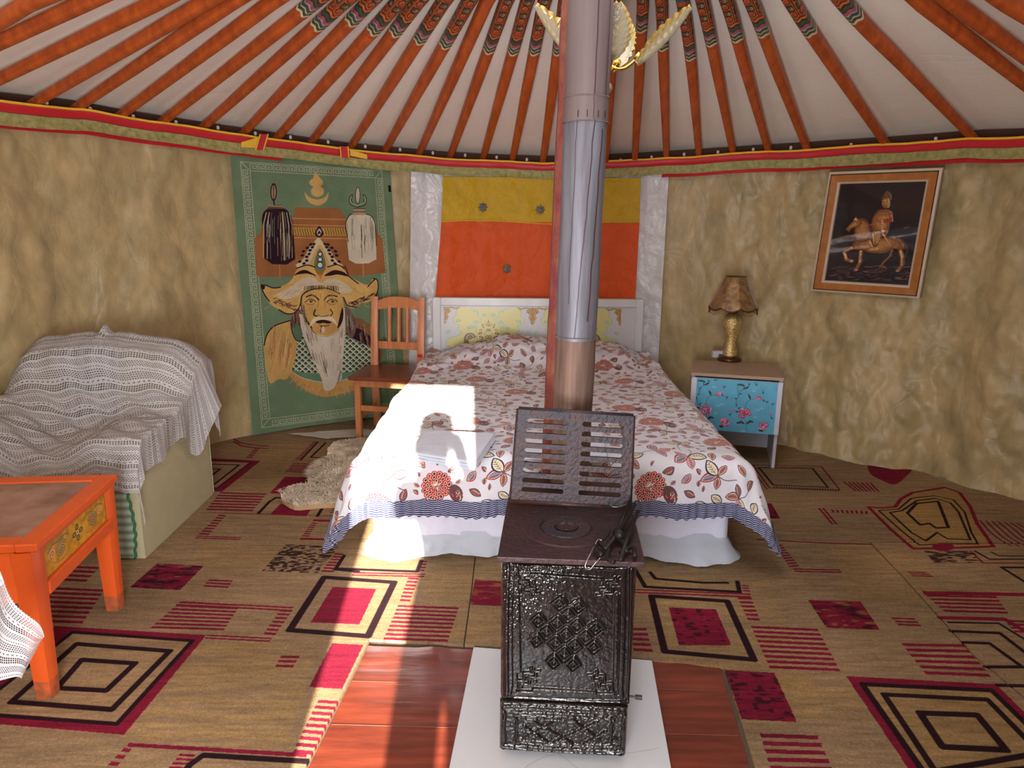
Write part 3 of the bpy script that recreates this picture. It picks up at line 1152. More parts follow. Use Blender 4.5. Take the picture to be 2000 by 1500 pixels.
# tent silhouette
cr.poly([(340, 312), (552, 316), (590, 368), (592, 420), (700, 420), (745, 440), (768, 470), (782, 632), (660, 645), (165, 652), (150, 640), (143, 465), (175, 432), (180, 400), (330, 372)], BRN)
for y, w in ((368, 5), (400, 5), (462, 5)):
    cr.stroke([(328, y - 2), (592, y + 4)], w, (206, 146, 84))
cr.poly([(330, 410), (592, 414), (592, 452), (332, 448)], (196, 146, 66))
for k in range(21):
    x = 338 + k * 12.4
    if 438 < x < 482:
        continue
    cr.stroke([(x, 416), (x + 8, 446)], 6, (128, 84, 34))
# flame, sun and crescent
cr.poly(smooth([(440, 142), (462, 168), (478, 188), (470, 205), (448, 212), (424, 208), (410, 194), (418, 176), (428, 172)], 4, True), OCH)
cr.ell((450, 234), 32, 27, OCH)
cr.poly(smooth([(388, 238), (408, 262), (450, 274), (488, 262), (504, 238), (498, 275), (474, 298), (450, 303), (418, 294), (396, 272)], 4, True), OCH)
rs = random.Random(4)


def streaks(x0, x1, y0, y1, n, cols, w=3, wob=4, lean=0):
    for _ in range(n):
        x = rs.uniform(x0, x1); ya = rs.uniform(y0, (y0 + y1) / 2); yb = min(y1, ya + rs.uniform(.2, .6) * (y1 - y0))
        k = (yb - ya) / (y1 - y0) * lean
        cr.stroke([(x, ya), (x + rs.uniform(-wob, wob) + k / 2, (ya + yb) / 2), (x + rs.uniform(-wob, wob) + k, yb)], rs.uniform(.5, 1) * w, rs.choice(cols))


# dark standard
cr.stroke([(265, 585), (267, 658)], 6, (196, 130, 70))
cr.poly(smooth([(178, 372), (186, 338), (215, 318), (285, 318), (316, 345), (330, 400), (342, 566)], 4) + [(300, 592), (230, 590), (190, 562)], DRK)
for x, w, c in ((188, 6, OCH), (206, 5, CRM), (222, 4, (120, 96, 90)), (286, 9, (190, 160, 120)), (298, 4, GRN), (312, 5, CRM), (328, 4, OCH), (272, 4, BRN)):
    cr.stroke([(x * .8 + 50, 338), (x - 2, 400), (x + rs.uniform(-3, 3), 480), (x + rs.uniform(-2, 4), 575 - abs(x - 260) * .25)], w, c)
streaks(190, 330, 350, 570, 22, [DRK, GRN, CRM], 4)
cr.poly([(212, 300), (272, 300), (280, 322), (208, 322)], (120, 80, 56)); cr.stroke([(212, 304), (274, 308)], 4, CRM); cr.stroke([(208, 318), (278, 322)], 4, DRK)
cr.ell((236, 238), 16, 44, DRK); cr.ell((236, 238), 11, 36, (170, 130, 90)); cr.stroke([(236, 200), (236, 280)], 4, DRK); cr.stroke([(236, 280), (240, 300)], 8, DRK)
# pale standard
cr.stroke([(672, 580), (675, 652)], 6, (196, 130, 70))
cr.poly(smooth([(588, 400), (596, 368), (618, 346), (690, 346), (718, 362), (734, 400), (738, 566)], 4) + [(700, 586), (640, 588), (604, 570)], (204, 192, 168))
cr.stroke(smooth([(600, 480), (588, 400), (596, 368), (618, 346), (690, 346), (718, 362), (732, 400), (738, 500)], 4), 5, DRK)
streaks(596, 732, 352, 560, 26, [(100, 110, 90), DRK, (176, 150, 120), GRN], 3)
cr.stroke([(662, 400), (668, 560)], 4, (90, 110, 80))
cr.poly([(626, 318), (680, 318), (688, 350), (620, 350)], (170, 140, 110)); cr.stroke([(622, 334), (686, 334)], 4, DRK); cr.stroke([(626, 318), (682, 318)], 4, DRK)
cr.ell((647, 254), 11, 40, (190, 176, 150)); cr.ell((647, 254), 11, 40, DRK, w=4)
for sx in (-1, 1):
    cr.stroke(smooth([(647, 312), (647 + sx * 34, 300), (647 + sx * 42, 270), (647 + sx * 26, 250), (647 + sx * 30, 285), (650, 308)], 4), 4, DRK)
    cr.stroke(smooth([(647, 306), (647 + sx * 36, 285), (647 + sx * 30, 258)], 4), 4, CRM)
# fur collar and coat
cr.poly(smooth([(300, 1090), (360, 1140), (430, 1160), (540, 1168), (640, 1135), (690, 1090), (740, 1100), (700, 1160), (640, 1200), (560, 1225), (490, 1238), (420, 1220), (350, 1175), (310, 1130)], 5, True), (196, 142, 74))
for k in range(120):
    a = rs.uniform(.15, PI - .15)
    x, y = 510 - 205 * math.cos(a), 1080 + 135 * math.sin(a) + rs.uniform(-25, 18)
    cr.stroke([(x, y), (x - 14 * math.cos(a), y + 16)], 3, rs.choice([(178, 122, 62), (210, 166, 100), (160, 104, 56)]))
cr.poly(smooth([(192, 1030), (195, 965), (215, 915), (262, 880), (320, 868), (350, 900), (352, 980), (338, 1080), (300, 1150), (262, 1150), (222, 1172), (205, 1130)], 5, True), (204, 156, 84))
cr.stroke(smooth([(190, 985), (205, 930), (240, 892), (300, 870), (322, 866)], 4), 7, DRK)
streaks(215, 330, 890, 1120, 40, [(168, 108, 62), (196, 130, 92), (120, 120, 80), (216, 176, 110), (150, 90, 60)], 4, 5, -30)
cr.poly(smooth([(595, 870), (640, 850), (700, 880), (735, 920), (765, 1000), (760, 1060), (700, 1050), (620, 985), (590, 930)], 5, True), (140, 96, 62))
cr.poly(smooth([(590, 930), (640, 900), (720, 960), (700, 1040), (630, 985)], 4, True), DRK)
streaks(640, 745, 880, 1040, 26, [(190, 140, 90), DRK, (160, 110, 80)], 4, 6, 20)
# mail shirt
mail = [(325, 1110), (345, 1040), (352, 965), (380, 930), (580, 930), (640, 960), (740, 1010), (745, 1060), (700, 1110), (640, 1140), (560, 1160), (470, 1165), (380, 1145)]
cr.poly(mail, (92, 130, 100))
MM = Cv(RWp, RHp, (0, 0, 0), hr)
for s_ in (-1, 1):
    for k in range(-14, 24):
        c = 300 + k * 31
        if s_ > 0:
            MM.stroke([(c - 120, 900), (c + 150, 1140)], 8, (1, 1, 1))
        else:
            MM.stroke([(c + 150, 900), (c - 120, 1140)], 8, (1, 1, 1))
MSK = Cv(RWp, RHp, (0, 0, 0), hr)
MSK.poly([(325, 1105), (345, 1040), (352, 965), (380, 935), (590, 935), (640, 965), (735, 1012), (735, 1055), (690, 1095), (620, 1115), (560, 1120), (470, 1125), (390, 1120)], (1, 1, 1))
sh = np.roll(np.roll(MM.a[..., :1], 9, 0), -5, 1)
k = MSK.a[..., :1] * sh
cr.a = cr.a * (1 - k) + np.array((44, 44, 40), np.float32) * k
k = MSK.a[..., :1] * MM.a[..., :1]
cr.a = cr.a * (1 - k) + np.array((196, 190, 164), np.float32) * k
cr.stroke(smooth([(318, 1112), (380, 1146), (470, 1166), (560, 1160), (650, 1128), (705, 1085)], 4), 6, (190, 176, 130))
# hair locks
cr.poly(smooth([(350, 800), (378, 790), (372, 870), (372, 960), (345, 960), (322, 910), (320, 860)], 4, True), (120, 78, 56))
cr.poly(smooth([(340, 880), (366, 900), (370, 965), (342, 950), (326, 915)], 4, True), (84, 118, 90)); cr.stroke(smooth([(322, 880), (326, 920), (345, 960), (372, 965)], 4), 5, DRK)
streaks(328, 368, 800, 900, 14, [DRK, (190, 150, 130), (150, 100, 80)], 4)
cr.poly(smooth([(585, 800), (615, 820), (640, 880), (628, 940), (606, 950), (590, 900)], 4, True), (120, 88, 76))
streaks(592, 632, 815, 930, 14, [DRK, (190, 160, 150), GRN], 4)
# face
cr.poly(smooth([(380, 740), (430, 712), (500, 705), (560, 732), (580, 800), (574, 870), (548, 925), (500, 945), (435, 935), (398, 885), (378, 815)], 5, True), (208, 158, 80))
cr.stroke(smooth([(382, 790), (388, 850), (412, 890), (440, 930), (500, 944), (548, 920), (574, 868)], 4), 5, (120, 76, 44))
cr.poly(smooth([(384, 790), (392, 845), (412, 880), (428, 905), (404, 885), (386, 850)], 4, True), DRK)
cr.poly(smooth([(572, 800), (576, 860), (548, 905), (556, 860)], 4, True), DRK)
# beard
BRD = (204, 188, 168)
cr.poly(smooth([(366, 770), (374, 830), (402, 900), (440, 938), (500, 945), (548, 925), (572, 870), (582, 800), (586, 900), (580, 1000), (570, 1080), (548, 1140), (534, 1190), (505, 1208), (482, 1200), (470, 1150), (440, 1080), (400, 990), (370, 900), (362, 830)], 5, True), BRD)
cr.poly([(400, 880), (430, 925), (500, 944), (552, 915), (575, 860), (570, 1150), (500, 1200), (470, 1140), (415, 1000)], (206, 190, 172), .8)
for k in range(70):
    x = rs.uniform(375, 575); y = rs.uniform(890, 1120)
    tx = 510 + (x - 480) * .4
    L_ = rs.uniform(25, 70)
    dx_, dy_ = (tx - x), 1200 - y
    m_ = math.hypot(dx_, dy_)
    if abs(x - 500) < 60 and rs.random() < .6:
        continue
    cr.stroke([(x, y), (x + dx_ / m_ * L_, y + dy_ / m_ * L_)], 3, rs.choice([(98, 116, 90), (120, 86, 66), (178, 140, 90), (90, 70, 70)]))
for x in (378, 384, 392):
    cr.stroke([(x, 810), (x + 10, 880), (x + 40, 960)], 3, rs.choice([(110, 120, 100), (170, 130, 90)]))
# chin, mouth and moustache
cr.poly(smooth([(432, 880), (470, 868), (520, 872), (545, 890), (530, 925), (490, 935), (445, 922)], 4, True), (200, 148, 78))
cr.poly(smooth([(408, 898), (424, 862), (450, 845), (490, 848), (520, 848), (542, 872), (548, 892), (520, 868), (490, 862), (450, 866), (430, 880)], 4, True), (214, 196, 160))
cr.poly(smooth([(440, 872), (465, 862), (492, 863), (520, 874), (500, 880), (478, 876), (460, 880)], 3, True), DRK)
cr.stroke([(462, 890), (485, 893), (508, 888)], 5, (90, 50, 36)); cr.stroke([(470, 893), (466, 920)], 5, DRK)
cr.ell((477, 910), 9, 15, (210, 190, 160))
# nose
cr.stroke(smooth([(440, 812), (432, 836), (448, 844)], 4), 8, DRK)
cr.stroke(smooth([(452, 838), (470, 845), (495, 842), (505, 838)], 4), 4, (96, 54, 36))
cr.stroke(smooth([(512, 810), (524, 828), (514, 842)], 4), 6, DRK)
cr.stroke([(456, 760), (452, 800)], 4, (150, 104, 54)); cr.stroke([(484, 765), (490, 805)], 4, (170, 122, 62))
# eyes and brows
for ex, sx in ((416, 1), (522, -1)):
    cr.poly(smooth([(ex - 22, 774), (ex, 767), (ex + 20, 772), (ex, 777)], 4, True), (206, 168, 104))
    cr.ell((ex + 3, 771), 8, 6, DRK); cr.ell((ex + 5, 769), 2.5, 2.5, CRM)
    cr.stroke(smooth([(ex - 27, 776), (ex - 8, 762), (ex + 12, 763), (ex + 26, 774)], 4), 5, DRK)
    cr.stroke(smooth([(ex - 22, 782), (ex, 788), (ex + 20, 783)], 4), 3, (120, 76, 44))
cr.stroke(smooth([(396, 750), (420, 741), (440, 748), (456, 764)], 4), 8, DRK)
cr.stroke(smooth([(484, 764), (494, 750), (516, 742), (545, 748)], 4), 8, DRK)
cr.stroke([(466, 735), (464, 755)], 3, (140, 92, 50))
# fur hat: cone then brim
cr.poly(smooth([(457, 460), (480, 490), (510, 520), (540, 570), (565, 604), (350, 606), (385, 560), (410, 510), (435, 480)], 3, True), (204, 184, 140))
for sx in (-1, 1):
    for r_, (xx, yy) in enumerate([(26, 490), (34, 505), (46, 520), (50, 538), (62, 552), (62, 570), (84, 545), (76, 585), (96, 575), (42, 492), (60, 508), (78, 525)]):
        cr.ell((460 + sx * xx, yy + 2), 9, 6.5, DRK, .3 * sx)
    cr.stroke([(460 + sx * 12, 478), (460 + sx * 50, 555), (460 + sx * 60, 600)], 3, CRM)
cr.poly(smooth([(460, 495), (490, 540), (505, 605), (418, 605), (432, 540)], 4, True), OCH)
cr.poly(smooth([(461, 515), (480, 550), (490, 600), (464, 628), (436, 600), (444, 550)], 4, True), (92, 124, 92)); cr.stroke(smooth([(461, 515), (480, 550), (490, 600), (464, 628), (436, 600), (444, 550)], 4, True), 4, (150, 110, 60), True)
for y, r in ((541, 8), (567, 9), (594, 12)):
    cr.ell((463, y), r + 4, r + 4, DRK); cr.ell((463, y), r, r, (220, 206, 196))
cr.poly(smooth([(459, 404), (476, 428), (480, 444), (458, 460), (438, 446), (441, 428)], 4, True), DRK)
cr.poly(smooth([(459, 416), (470, 434), (458, 452), (446, 436)], 4, True), CRM); cr.poly(smooth([(459, 426), (466, 440), (458, 450), (450, 440)], 4, True), DRK); cr.ell((459, 446), 5, 5, CRM)
BR = smooth([(176, 692), (200, 694), (235, 706), (285, 694), (325, 664), (352, 612), (385, 592), (425, 600), (462, 650), (500, 602), (545, 592), (582, 618), (600, 645), (640, 668), (685, 690), (706, 684), (722, 660), (742, 668), (747, 700), (738, 745), (706, 772), (655, 785), (625, 805), (596, 792), (578, 752), (520, 716), (460, 706), (400, 718), (372, 745), (366, 788), (338, 828), (296, 832), (262, 812), (215, 780), (190, 735)], 4, True)
cr.poly(BR, (212, 166, 88))
cr.poly(smooth([(250, 740), (320, 700), (380, 660), (430, 655), (465, 680), (510, 660), (560, 670), (620, 715), (580, 735), (520, 705), (460, 695), (400, 706), (350, 745), (290, 760)], 4, True), (206, 186, 160))
for k in range(150):
    x = rs.uniform(215, 700)
    y = 700 + abs(x - 460) * .12 + rs.uniform(-30, 70)
    s_ = 1 if x > 460 else -1
    cr.stroke([(x, y), (x + s_ * rs.uniform(18, 40), y + rs.uniform(4, 20))], 2.5, rs.choice([(190, 140, 70), (226, 196, 130), (180, 128, 66)]), al=.7)
for k in range(60):                          # dark undersides
    x = rs.uniform(230, 365); y = 762 + (x - 230) * .42 + rs.uniform(-14, 14)
    cr.stroke([(x, y), (x + 16, y + rs.uniform(-2, 10))], 4, rs.choice([DRK, (120, 70, 46), (150, 96, 56)]))
    x = rs.uniform(600, 738); y = 792 - (x - 600) * .42 + rs.uniform(-12, 12)
    cr.stroke([(x, y), (x + 14, y - rs.uniform(2, 10))], 4, rs.choice([DRK, (120, 70, 46), (90, 60, 70)]))
for a_ in ([(176, 692), (200, 694), (235, 706), (270, 702)], [(176, 692), (186, 728), (215, 772)], [(342, 642), (365, 626), (395, 622), (440, 646)], [(487, 645), (530, 622), (570, 628), (590, 640), (650, 685)], [(585, 600), (600, 640)], [(350, 610), (400, 594), (440, 606)], [(500, 604), (545, 592), (582, 610)], [(722, 660), (742, 668), (747, 705), (736, 745)], [(696, 700), (712, 682), (730, 664)], [(262, 812), (300, 832), (340, 826), (366, 790), (374, 745), (400, 722)], [(578, 752), (596, 790), (640, 800)]):
    cr.stroke(smooth(a_, 4), 7, DRK)
cr.poly(smooth([(345, 640), (370, 625), (400, 622), (440, 645), (400, 636), (370, 638)], 3, True), DRK)
cr.poly(smooth([(486, 646), (530, 620), (575, 630), (600, 650), (550, 640), (520, 645)], 3, True), DRK)
cr.ell((184, 702), 10, 12, DRK); cr.poly([(452, 640), (476, 640), (466, 664)], (198, 120, 66))
for k in range(44):
    x = rs.uniform(388, 556); y = 712 - 6 * math.cos((x - 470) / 60)
    cr.stroke([(x, y - 12), (x + (x - 470) * .05, y + 8)], 3.5, rs.choice([DRK, (110, 110, 70), (150, 130, 90)]))
cr.stroke(smooth([(385, 732), (430, 712), (500, 708), (560, 735)], 4), 5, DRK)
cr.poly([(795, 205), (814, 205), (816, 238), (797, 236)], (30, 30, 30))
cr.a *= (.90 + .2 * (vnoise(RHp, RWp, 3, 71) * .5 + vnoise(RHp, RWp, 60, 72) * .5))[..., None]
g_ = cr.a.mean(2, keepdims=True)
cr.a = g_ + (cr.a - g_) * .85
IM_RUG = image('rug_picture', cr)
M_RUG = mat('rug_pile', img=IM_RUG, rough=.95, bump=.6, bscale=240, bump2=(5, .3), spec=.1, ext='EXTEND')
P_ = lambda q: (440 + q[0] / 2.5, 280 + q[1] / 2.5)
RP = [P_(c) for c in RC]


def quadpt(c, u, v):                        # photo position inside a quad TL TR BR BL
    a = lerp2(c[0], c[1], u); b = lerp2(c[3], c[2], u)
    return lerp2(a, b, v)


RINV = hom([(0, 0), (1, 0), (1, 1), (0, 1)], RP)


def rug_fn(off):
    def f(u, v):
        p = RINV((u, v))
        ins = .075 + .012 * fb(u * 2.5, v * 2.2, 3) + off
        q = atcyl(p[0], p[1], ins)
        q.z = max(q.z, .022)
        return (q, (u, 1 - v))
    return f


mb = MB()
mb.grid(rug_fn(0), 60, 100, flip=True)
# give it thickness: back sheet and rim
mb.grid(rug_fn(-.012), 60, 100)
for e in (0, 1):
    mb.grid(lambda u, v: (rug_fn(-.012 * u)(e, v)[0], (e, 1 - v)), 1, 60, flip=bool(e))
    mb.grid(lambda u, v: (rug_fn(-.012 * v)(u, e)[0], (u, 1 - e)), 60, 1, flip=not e)
rug = obj('wall_rug', mb, M_RUG, smooth=True, angle=40)
tag(rug, 'green wall rug picturing a bearded warrior in a fur hat, behind the chair', 'rug')

# ================================================================== silk hanging behind the bed
M_SILK = mat('silver_satin', (205, 203, 206), rough=.30, sheen=.5, bump=.1, bscale=60, spec=.5, crease=(5, .4))
M_YS = mat('yellow_silk', (190, 152, 18), rough=.5, spec=.25, bump=.1, bscale=60, var=.1, vscale=10, crease=(5, .3))
M_OS = mat('orange_silk', (206, 80, 26), rough=.5, spec=.2, bump=.1, bscale=60, var=.08, vscale=10, crease=(4, .3))
SQ = [(803, 322), (1307, 328), (1283, 760), (798, 760)]


def silk(c, ins, amp, nu, nv, seed):
    mb = MB()

    def f(u, v):
        p = quadpt(c, u, v)
        q = atcyl(p[0], p[1], ins)
        phi = math.atan2(q.x - CX, q.y - CY)
        w = amp * (fb(phi * 22, q.z * 1.2, seed) * .8 + abs(fb(phi * 14 + q.z * 3, q.z * 5, seed + 3)) * .9)
        return (cyl(phi, q.z, ins + w), (u, v))
    mb.grid(f, nu, nv, flip=True)
    return mb


sk = thing('silk_hanging', 'silver satin hanging with yellow and orange panels behind the headboard', 'wall hanging', atcyl(1055, 760, .1))
obj('satin_backing', silk(SQ, .072, .020, 150, 120, 5), M_SILK, sk, smooth=True)
obj('yellow_panel', silk([(865, 345), (1252, 348), (1249, 436), (862, 433)], .106, .008, 80, 30, 15), M_YS, sk, smooth=True)
obj('orange_panel', silk([(862, 432), (1249, 435), (1238, 640), (846, 636)], .108, .009, 80, 60, 25), M_OS, sk, smooth=True)
mb = MB()
mb.tube([atcyl(862 + 387 * k / 40, 433 + 3.0 * k / 40 - 3 * math.sin(k * .2), .118) for k in range(41)], .0035, 6)
obj('piping', mb, M_YEL, sk, smooth=True)
for (x, y) in ((943, 405), (1055, 410), (990, 525)):
    c = atcyl(x, y, .128)
    nrm = Vector((CX - c.x, CY - c.y, 0)).normalized()
    mb = MB()
    for k in range(8):
        a = 2 * PI * k / 8
        s1 = Vector((nrm.y, -nrm.x, 0)) * math.cos(a) + Vector((0, 0, 1)) * math.sin(a)
        mb.tube([c, c + s1 * .02 + nrm * .004, c + s1 * .032], [.006, .009, .002], 6)
    mb.tube([c - nrm * .01, c + nrm * .012], .011, 8)
    obj('rosette', mb, mat('rosette_brocade', (150, 130, 90), rough=.5, vcol=(60, 90, 120), vscale=90, detail=1), sk, smooth=True)

# ================================================================== relief picture on the right wall
ph0 = math.atan2(atcyl(1712, 455).x - CX, atcyl(1712, 455).y - CY)
pc = cyl(ph0, atcyl(1712, 455, .20).z, .20)
pn = Vector((-math.sin(ph0), -math.cos(ph0), -.14)).normalized()
PQ = [(1622, 336), (1843, 327), (1797, 582), (1585, 567)]
P3 = [atplane(x, y, pc, pn) for x, y in PQ]


def pic(u, v, d=0.0):
    a = P3[0].lerp(P3[1], u); b = P3[3].lerp(P3[2], u)
    return a.lerp(b, v) + pn * d


fw = (P3[0] - P3[1]).length; fh = (P3[0] - P3[3]).length
pt = thing('framed_picture', 'framed dark relief picture of a rider on horseback, on the right wall', 'picture', pic(.5, 1))
M_PINE = mat('frame_wood', (176, 110, 48), rough=.4, vcol=(150, 88, 36), vscale=20, stretch=(1, 1, 1))
M_PALE = mat('frame_pale', (196, 176, 154), rough=.45)
M_GROOVE = mat('frame_groove', (52, 34, 26), rough=.6)


def rail(name, m, w0, w1, d0, d1, back=-.012):
    mb = MB()
    U0_, V0_ = w0 / fw, w0 / fh
    U1_, V1_ = w1 / fw, w1 / fh
    o = [(U0_, V0_), (1 - U0_, V0_), (1 - U0_, 1 - V0_), (U0_, 1 - V0_)]
    i_ = [(U1_, V1_), (1 - U1_, V1_), (1 - U1_, 1 - V1_), (U1_, 1 - V1_)]
    vs = [pic(*p, d0) for p in o] + [pic(*p, d1) for p in i_] + [pic(*p, back) for p in o] + [pic(*p, back) for p in i_]
    fs = []
    for k in range(4):
        j = (k + 1) % 4
        fs += [(k, k + 4, j + 4, j), (k, j, j + 8, k + 8), (k + 4, k + 12, j + 12, j + 4)]
    mb.add(vs, fs, [(v.x, v.z) for v in vs])
    obj(name, mb, m, pt)


rail('outer_edge', M_PALE, 0, .012, .016, .020)
rail('groove', M_GROOVE, .012, .018, .012, .012)
rail('wood_moulding', M_PINE, .018, .056, .020, .014)
rail('inner_edge', M_PALE, .056, .068, .016, .008)
PC = [(250, 150), (1300, 120), (1060, 1380), (45, 1310)]
cp = Cv(620, 780, (30, 20, 26), hom(PC, [(0, 0), (620, 0), (620, 780), (0, 780)]))
rs = random.Random(9)
for k in range(26):
    x = rs.uniform(60, 700); y = rs.uniform(250, 1000)
    cp.stroke([(x, y), (x + 420, y - 300)], rs.uniform(3, 12), (58, 38, 44), al=.22)
BRZ, BRL, BRD2 = (150, 92, 46), (208, 156, 96), (92, 52, 28)
for k in range(150):
    x = rs.uniform(100, 1040); y = rs.uniform(1140, 1320)
    cp.stroke([(x, y), (x + rs.uniform(20, 80), y + rs.uniform(-6, 10))], rs.uniform(3, 7), rs.choice([(96, 54, 40), (120, 72, 50), (70, 42, 36), (150, 108, 80)]), al=.8)


def shaped(pts, n=4):
    cp.poly(smooth(pts, n, True), BRD2)
    c = (sum(p[0] for p in pts) / len(pts), sum(p[1] for p in pts) / len(pts))
    for s_, col in ((.92, BRZ), (.72, (172, 112, 60)), (.45, (190, 134, 78))):
        cp.poly(smooth([(c[0] + (p[0] - c[0]) * s_, c[1] + (p[1] - c[1]) * s_ - (1 - s_) * 18) for p in pts], n, True), col, .8)


# far legs
cp.stroke([(860, 930), (830, 1020), (760, 1090), (710, 1150)], 20, BRD2); cp.stroke([(860, 930), (828, 1020), (758, 1088), (710, 1150)], 12, BRZ)
cp.stroke([(380, 910), (275, 970), (300, 1060), (370, 1078)], 26, BRZ); cp.stroke([(375, 905), (272, 966), (300, 1050)], 10, BRL)
cp.ell((365, 1078), 20, 12, BRL)
# near legs
for L_ in ([(480, 930), (470, 1000), (462, 1100), (420, 1180)], [(950, 940), (975, 1040), (970, 1130), (925, 1195)]):
    cp.stroke(L_, 34, BRD2); cp.stroke(L_, 24, BRZ); cp.stroke(L_[:3], 10, BRL)
    cp.ell((L_[-1][0] - 6, L_[-1][1] + 8), 24, 14, (170, 130, 110))
# body, rump, chest, neck and head
shaped([(370, 880), (430, 800), (540, 770), (660, 800), (790, 790), (900, 790), (990, 830), (1025, 900), (1000, 950), (930, 940), (860, 930), (780, 985), (660, 990), (560, 975), (480, 945), (400, 935)])
shaped([(410, 800), (400, 720), (420, 640), (440, 580), (500, 560), (560, 620), (600, 720), (590, 800), (500, 850)])
shaped([(295, 700), (330, 650), (390, 590), (430, 555), (490, 590), (480, 640), (420, 670), (370, 690), (345, 720), (315, 712)])
cp.poly([(390, 580), (425, 545), (440, 590)], BRL)
cp.stroke(smooth([(500, 565), (560, 610), (610, 720)], 4), 16, (110, 50, 36))
cp.stroke(smooth([(1010, 850), (1040, 940), (1000, 1060), (1010, 1120)], 4), 12, BRD2)
# rider
shaped([(620, 560), (680, 470), (760, 450), (850, 470), (865, 560), (830, 640), (800, 760), (720, 800), (640, 740), (600, 660)])
shaped([(590, 760), (680, 700), (740, 720), (720, 820), (670, 900), (630, 900), (600, 840)])
for k in range(6):
    cp.stroke([(600 + k * 22, 740), (625 + k * 14, 860)], 6, rs.choice([BRL, BRD2]), al=.8)
cp.poly(smooth([(600, 920), (690, 915), (690, 945), (580, 950)], 3, True), BRL)
cp.stroke([(650, 560), (700, 600), (760, 590)], 22, BRZ); cp.stroke([(840, 520), (850, 590), (760, 595)], 26, (150, 70, 44)); cp.ell((740, 592), 18, 14, (210, 110, 80))
cp.stroke([(740, 592), (600, 640), (460, 660)], 5, (190, 110, 70)); cp.stroke([(740, 595), (740, 740), (820, 860)], 8, BRL)
cp.ell((785, 380), 48, 66, (148, 100, 54)); cp.ell((772, 372), 28, 40, (186, 134, 80)); cp.ell((815, 385), 22, 60, (170, 120, 70))
cp.poly(smooth([(735, 350), (760, 290), (800, 240), (850, 280), (850, 350), (800, 320)], 4, True), (110, 76, 44))
cp.stroke([(755, 372), (768, 374)], 5, (70, 40, 26)); cp.stroke([(762, 400), (778, 404)], 4, (90, 50, 34))
for k in range(240):
    x, y = rs.uniform(300, 1010), rs.uniform(470, 960)
    X, Y = cp.T((x, y)); X, Y = int(X), int(Y)
    if 0 <= X < 620 and 0 <= Y < 780 and cp.a[Y, X, 0] > 85:
        cp.stroke([(x, y), (x + rs.uniform(-26, 26), y + rs.uniform(8, 30))], 3, rs.choice([BRL, BRD2, (130, 70, 40)]), al=.6)
IM_PIC = image('relief_picture', cp)
lum = cp.a.mean(2)
mb = MB()
um, vm = .066 / fw, .066 / fh


def pf(u, v):
    X, Y = min(619, int(u * 619)), min(779, int(v * 779))
    h = max(0, (lum[Y, X] - 45) / 150) * .008
    return (pic(um + (1 - 2 * um) * u, vm + (1 - 2 * vm) * v, -.010 + h), (u, 1 - v))


mb.grid(pf, 124, 156, flip=True)
obj('relief_panel', mb, mat('brass_relief', img=IM_PIC, rough=.38, metal=.25, ext='EXTEND', spec=.5), pt, smooth=True)
mb = MB(); mb.add([pic(um, vm, .006), pic(1 - um, vm, .006), pic(1 - um, 1 - vm, .006), pic(um, 1 - vm, .006)], [(3, 2, 1, 0)])
gl = bpy.data.materials.new('picture_glass'); gl.use_nodes = True
g_ = gl.node_tree; g_.nodes.clear()
o_ = g_.nodes.new('ShaderNodeOutputMaterial'); m_ = g_.nodes.new('ShaderNodeMixShader'); t_ = g_.nodes.new('ShaderNodeBsdfTransparent'); s2 = g_.nodes.new('ShaderNodeBsdfGlossy'); s2.inputs['Roughness'].default_value = .02
fr = g_.nodes.new('ShaderNodeFresnel'); fr.inputs[0].default_value = 1.45
g_.links.new(fr.outputs[0], m_.inputs[0]); g_.links.new(t_.outputs[0], m_.inputs[1]); g_.links.new(s2.outputs[0], m_.inputs[2]); g_.links.new(m_.outputs[0], o_.inputs[0])
obj('glass', mb, gl, pt)
mb = MB(); mb.add([pic(.0, .0, -.012), pic(1, 0, -.012), pic(1, 1, -.012), pic(0, 1, -.012), pic(.0, .0, -.02), pic(1, 0, -.02), pic(1, 1, -.02), pic(0, 1, -.02)], [(0, 1, 2, 3), (7, 6, 5, 4), (0, 4, 5, 1), (1, 5, 6, 2), (2, 6, 7, 3), (3, 7, 4, 0)])
obj('backboard', mb, M_GROOVE, pt)

# ================================================================== bed
BX, HX, BY0, BY1, BT = .168, .735, 2.885, 4.98, .455
M_WHITEW = mat('white_board', (214, 216, 222), rough=.5, var=.05, bump=.05)
M_SHEET = mat('valance_cotton', (214, 216, 236), rough=.85, bump=.35, bscale=26, sheen=.2, bump2=(180, .1))
hbw = [aty(845, 578, 5.03), aty(1257, 586, 5.03)]
hx0, hx1, hz = hbw[0].x, hbw[1].x, (hbw[0].z + hbw[1].z) / 2
bed = thing('bed', 'double bed with patterned headboard and white valance, under the leaf-print duvet', 'bed', (BX, (BY0 + BY1) / 2, 0.012))
# headboard print
DW, DH = 1400, 1000
cd = Cv(DW, DH, (206, 204, 210), lambda p: (p[0] * .40 - 40, p[1] * .64 - 80))
YL, AQ, AQD = (216, 208, 140), (168, 204, 190), (120, 160, 158)


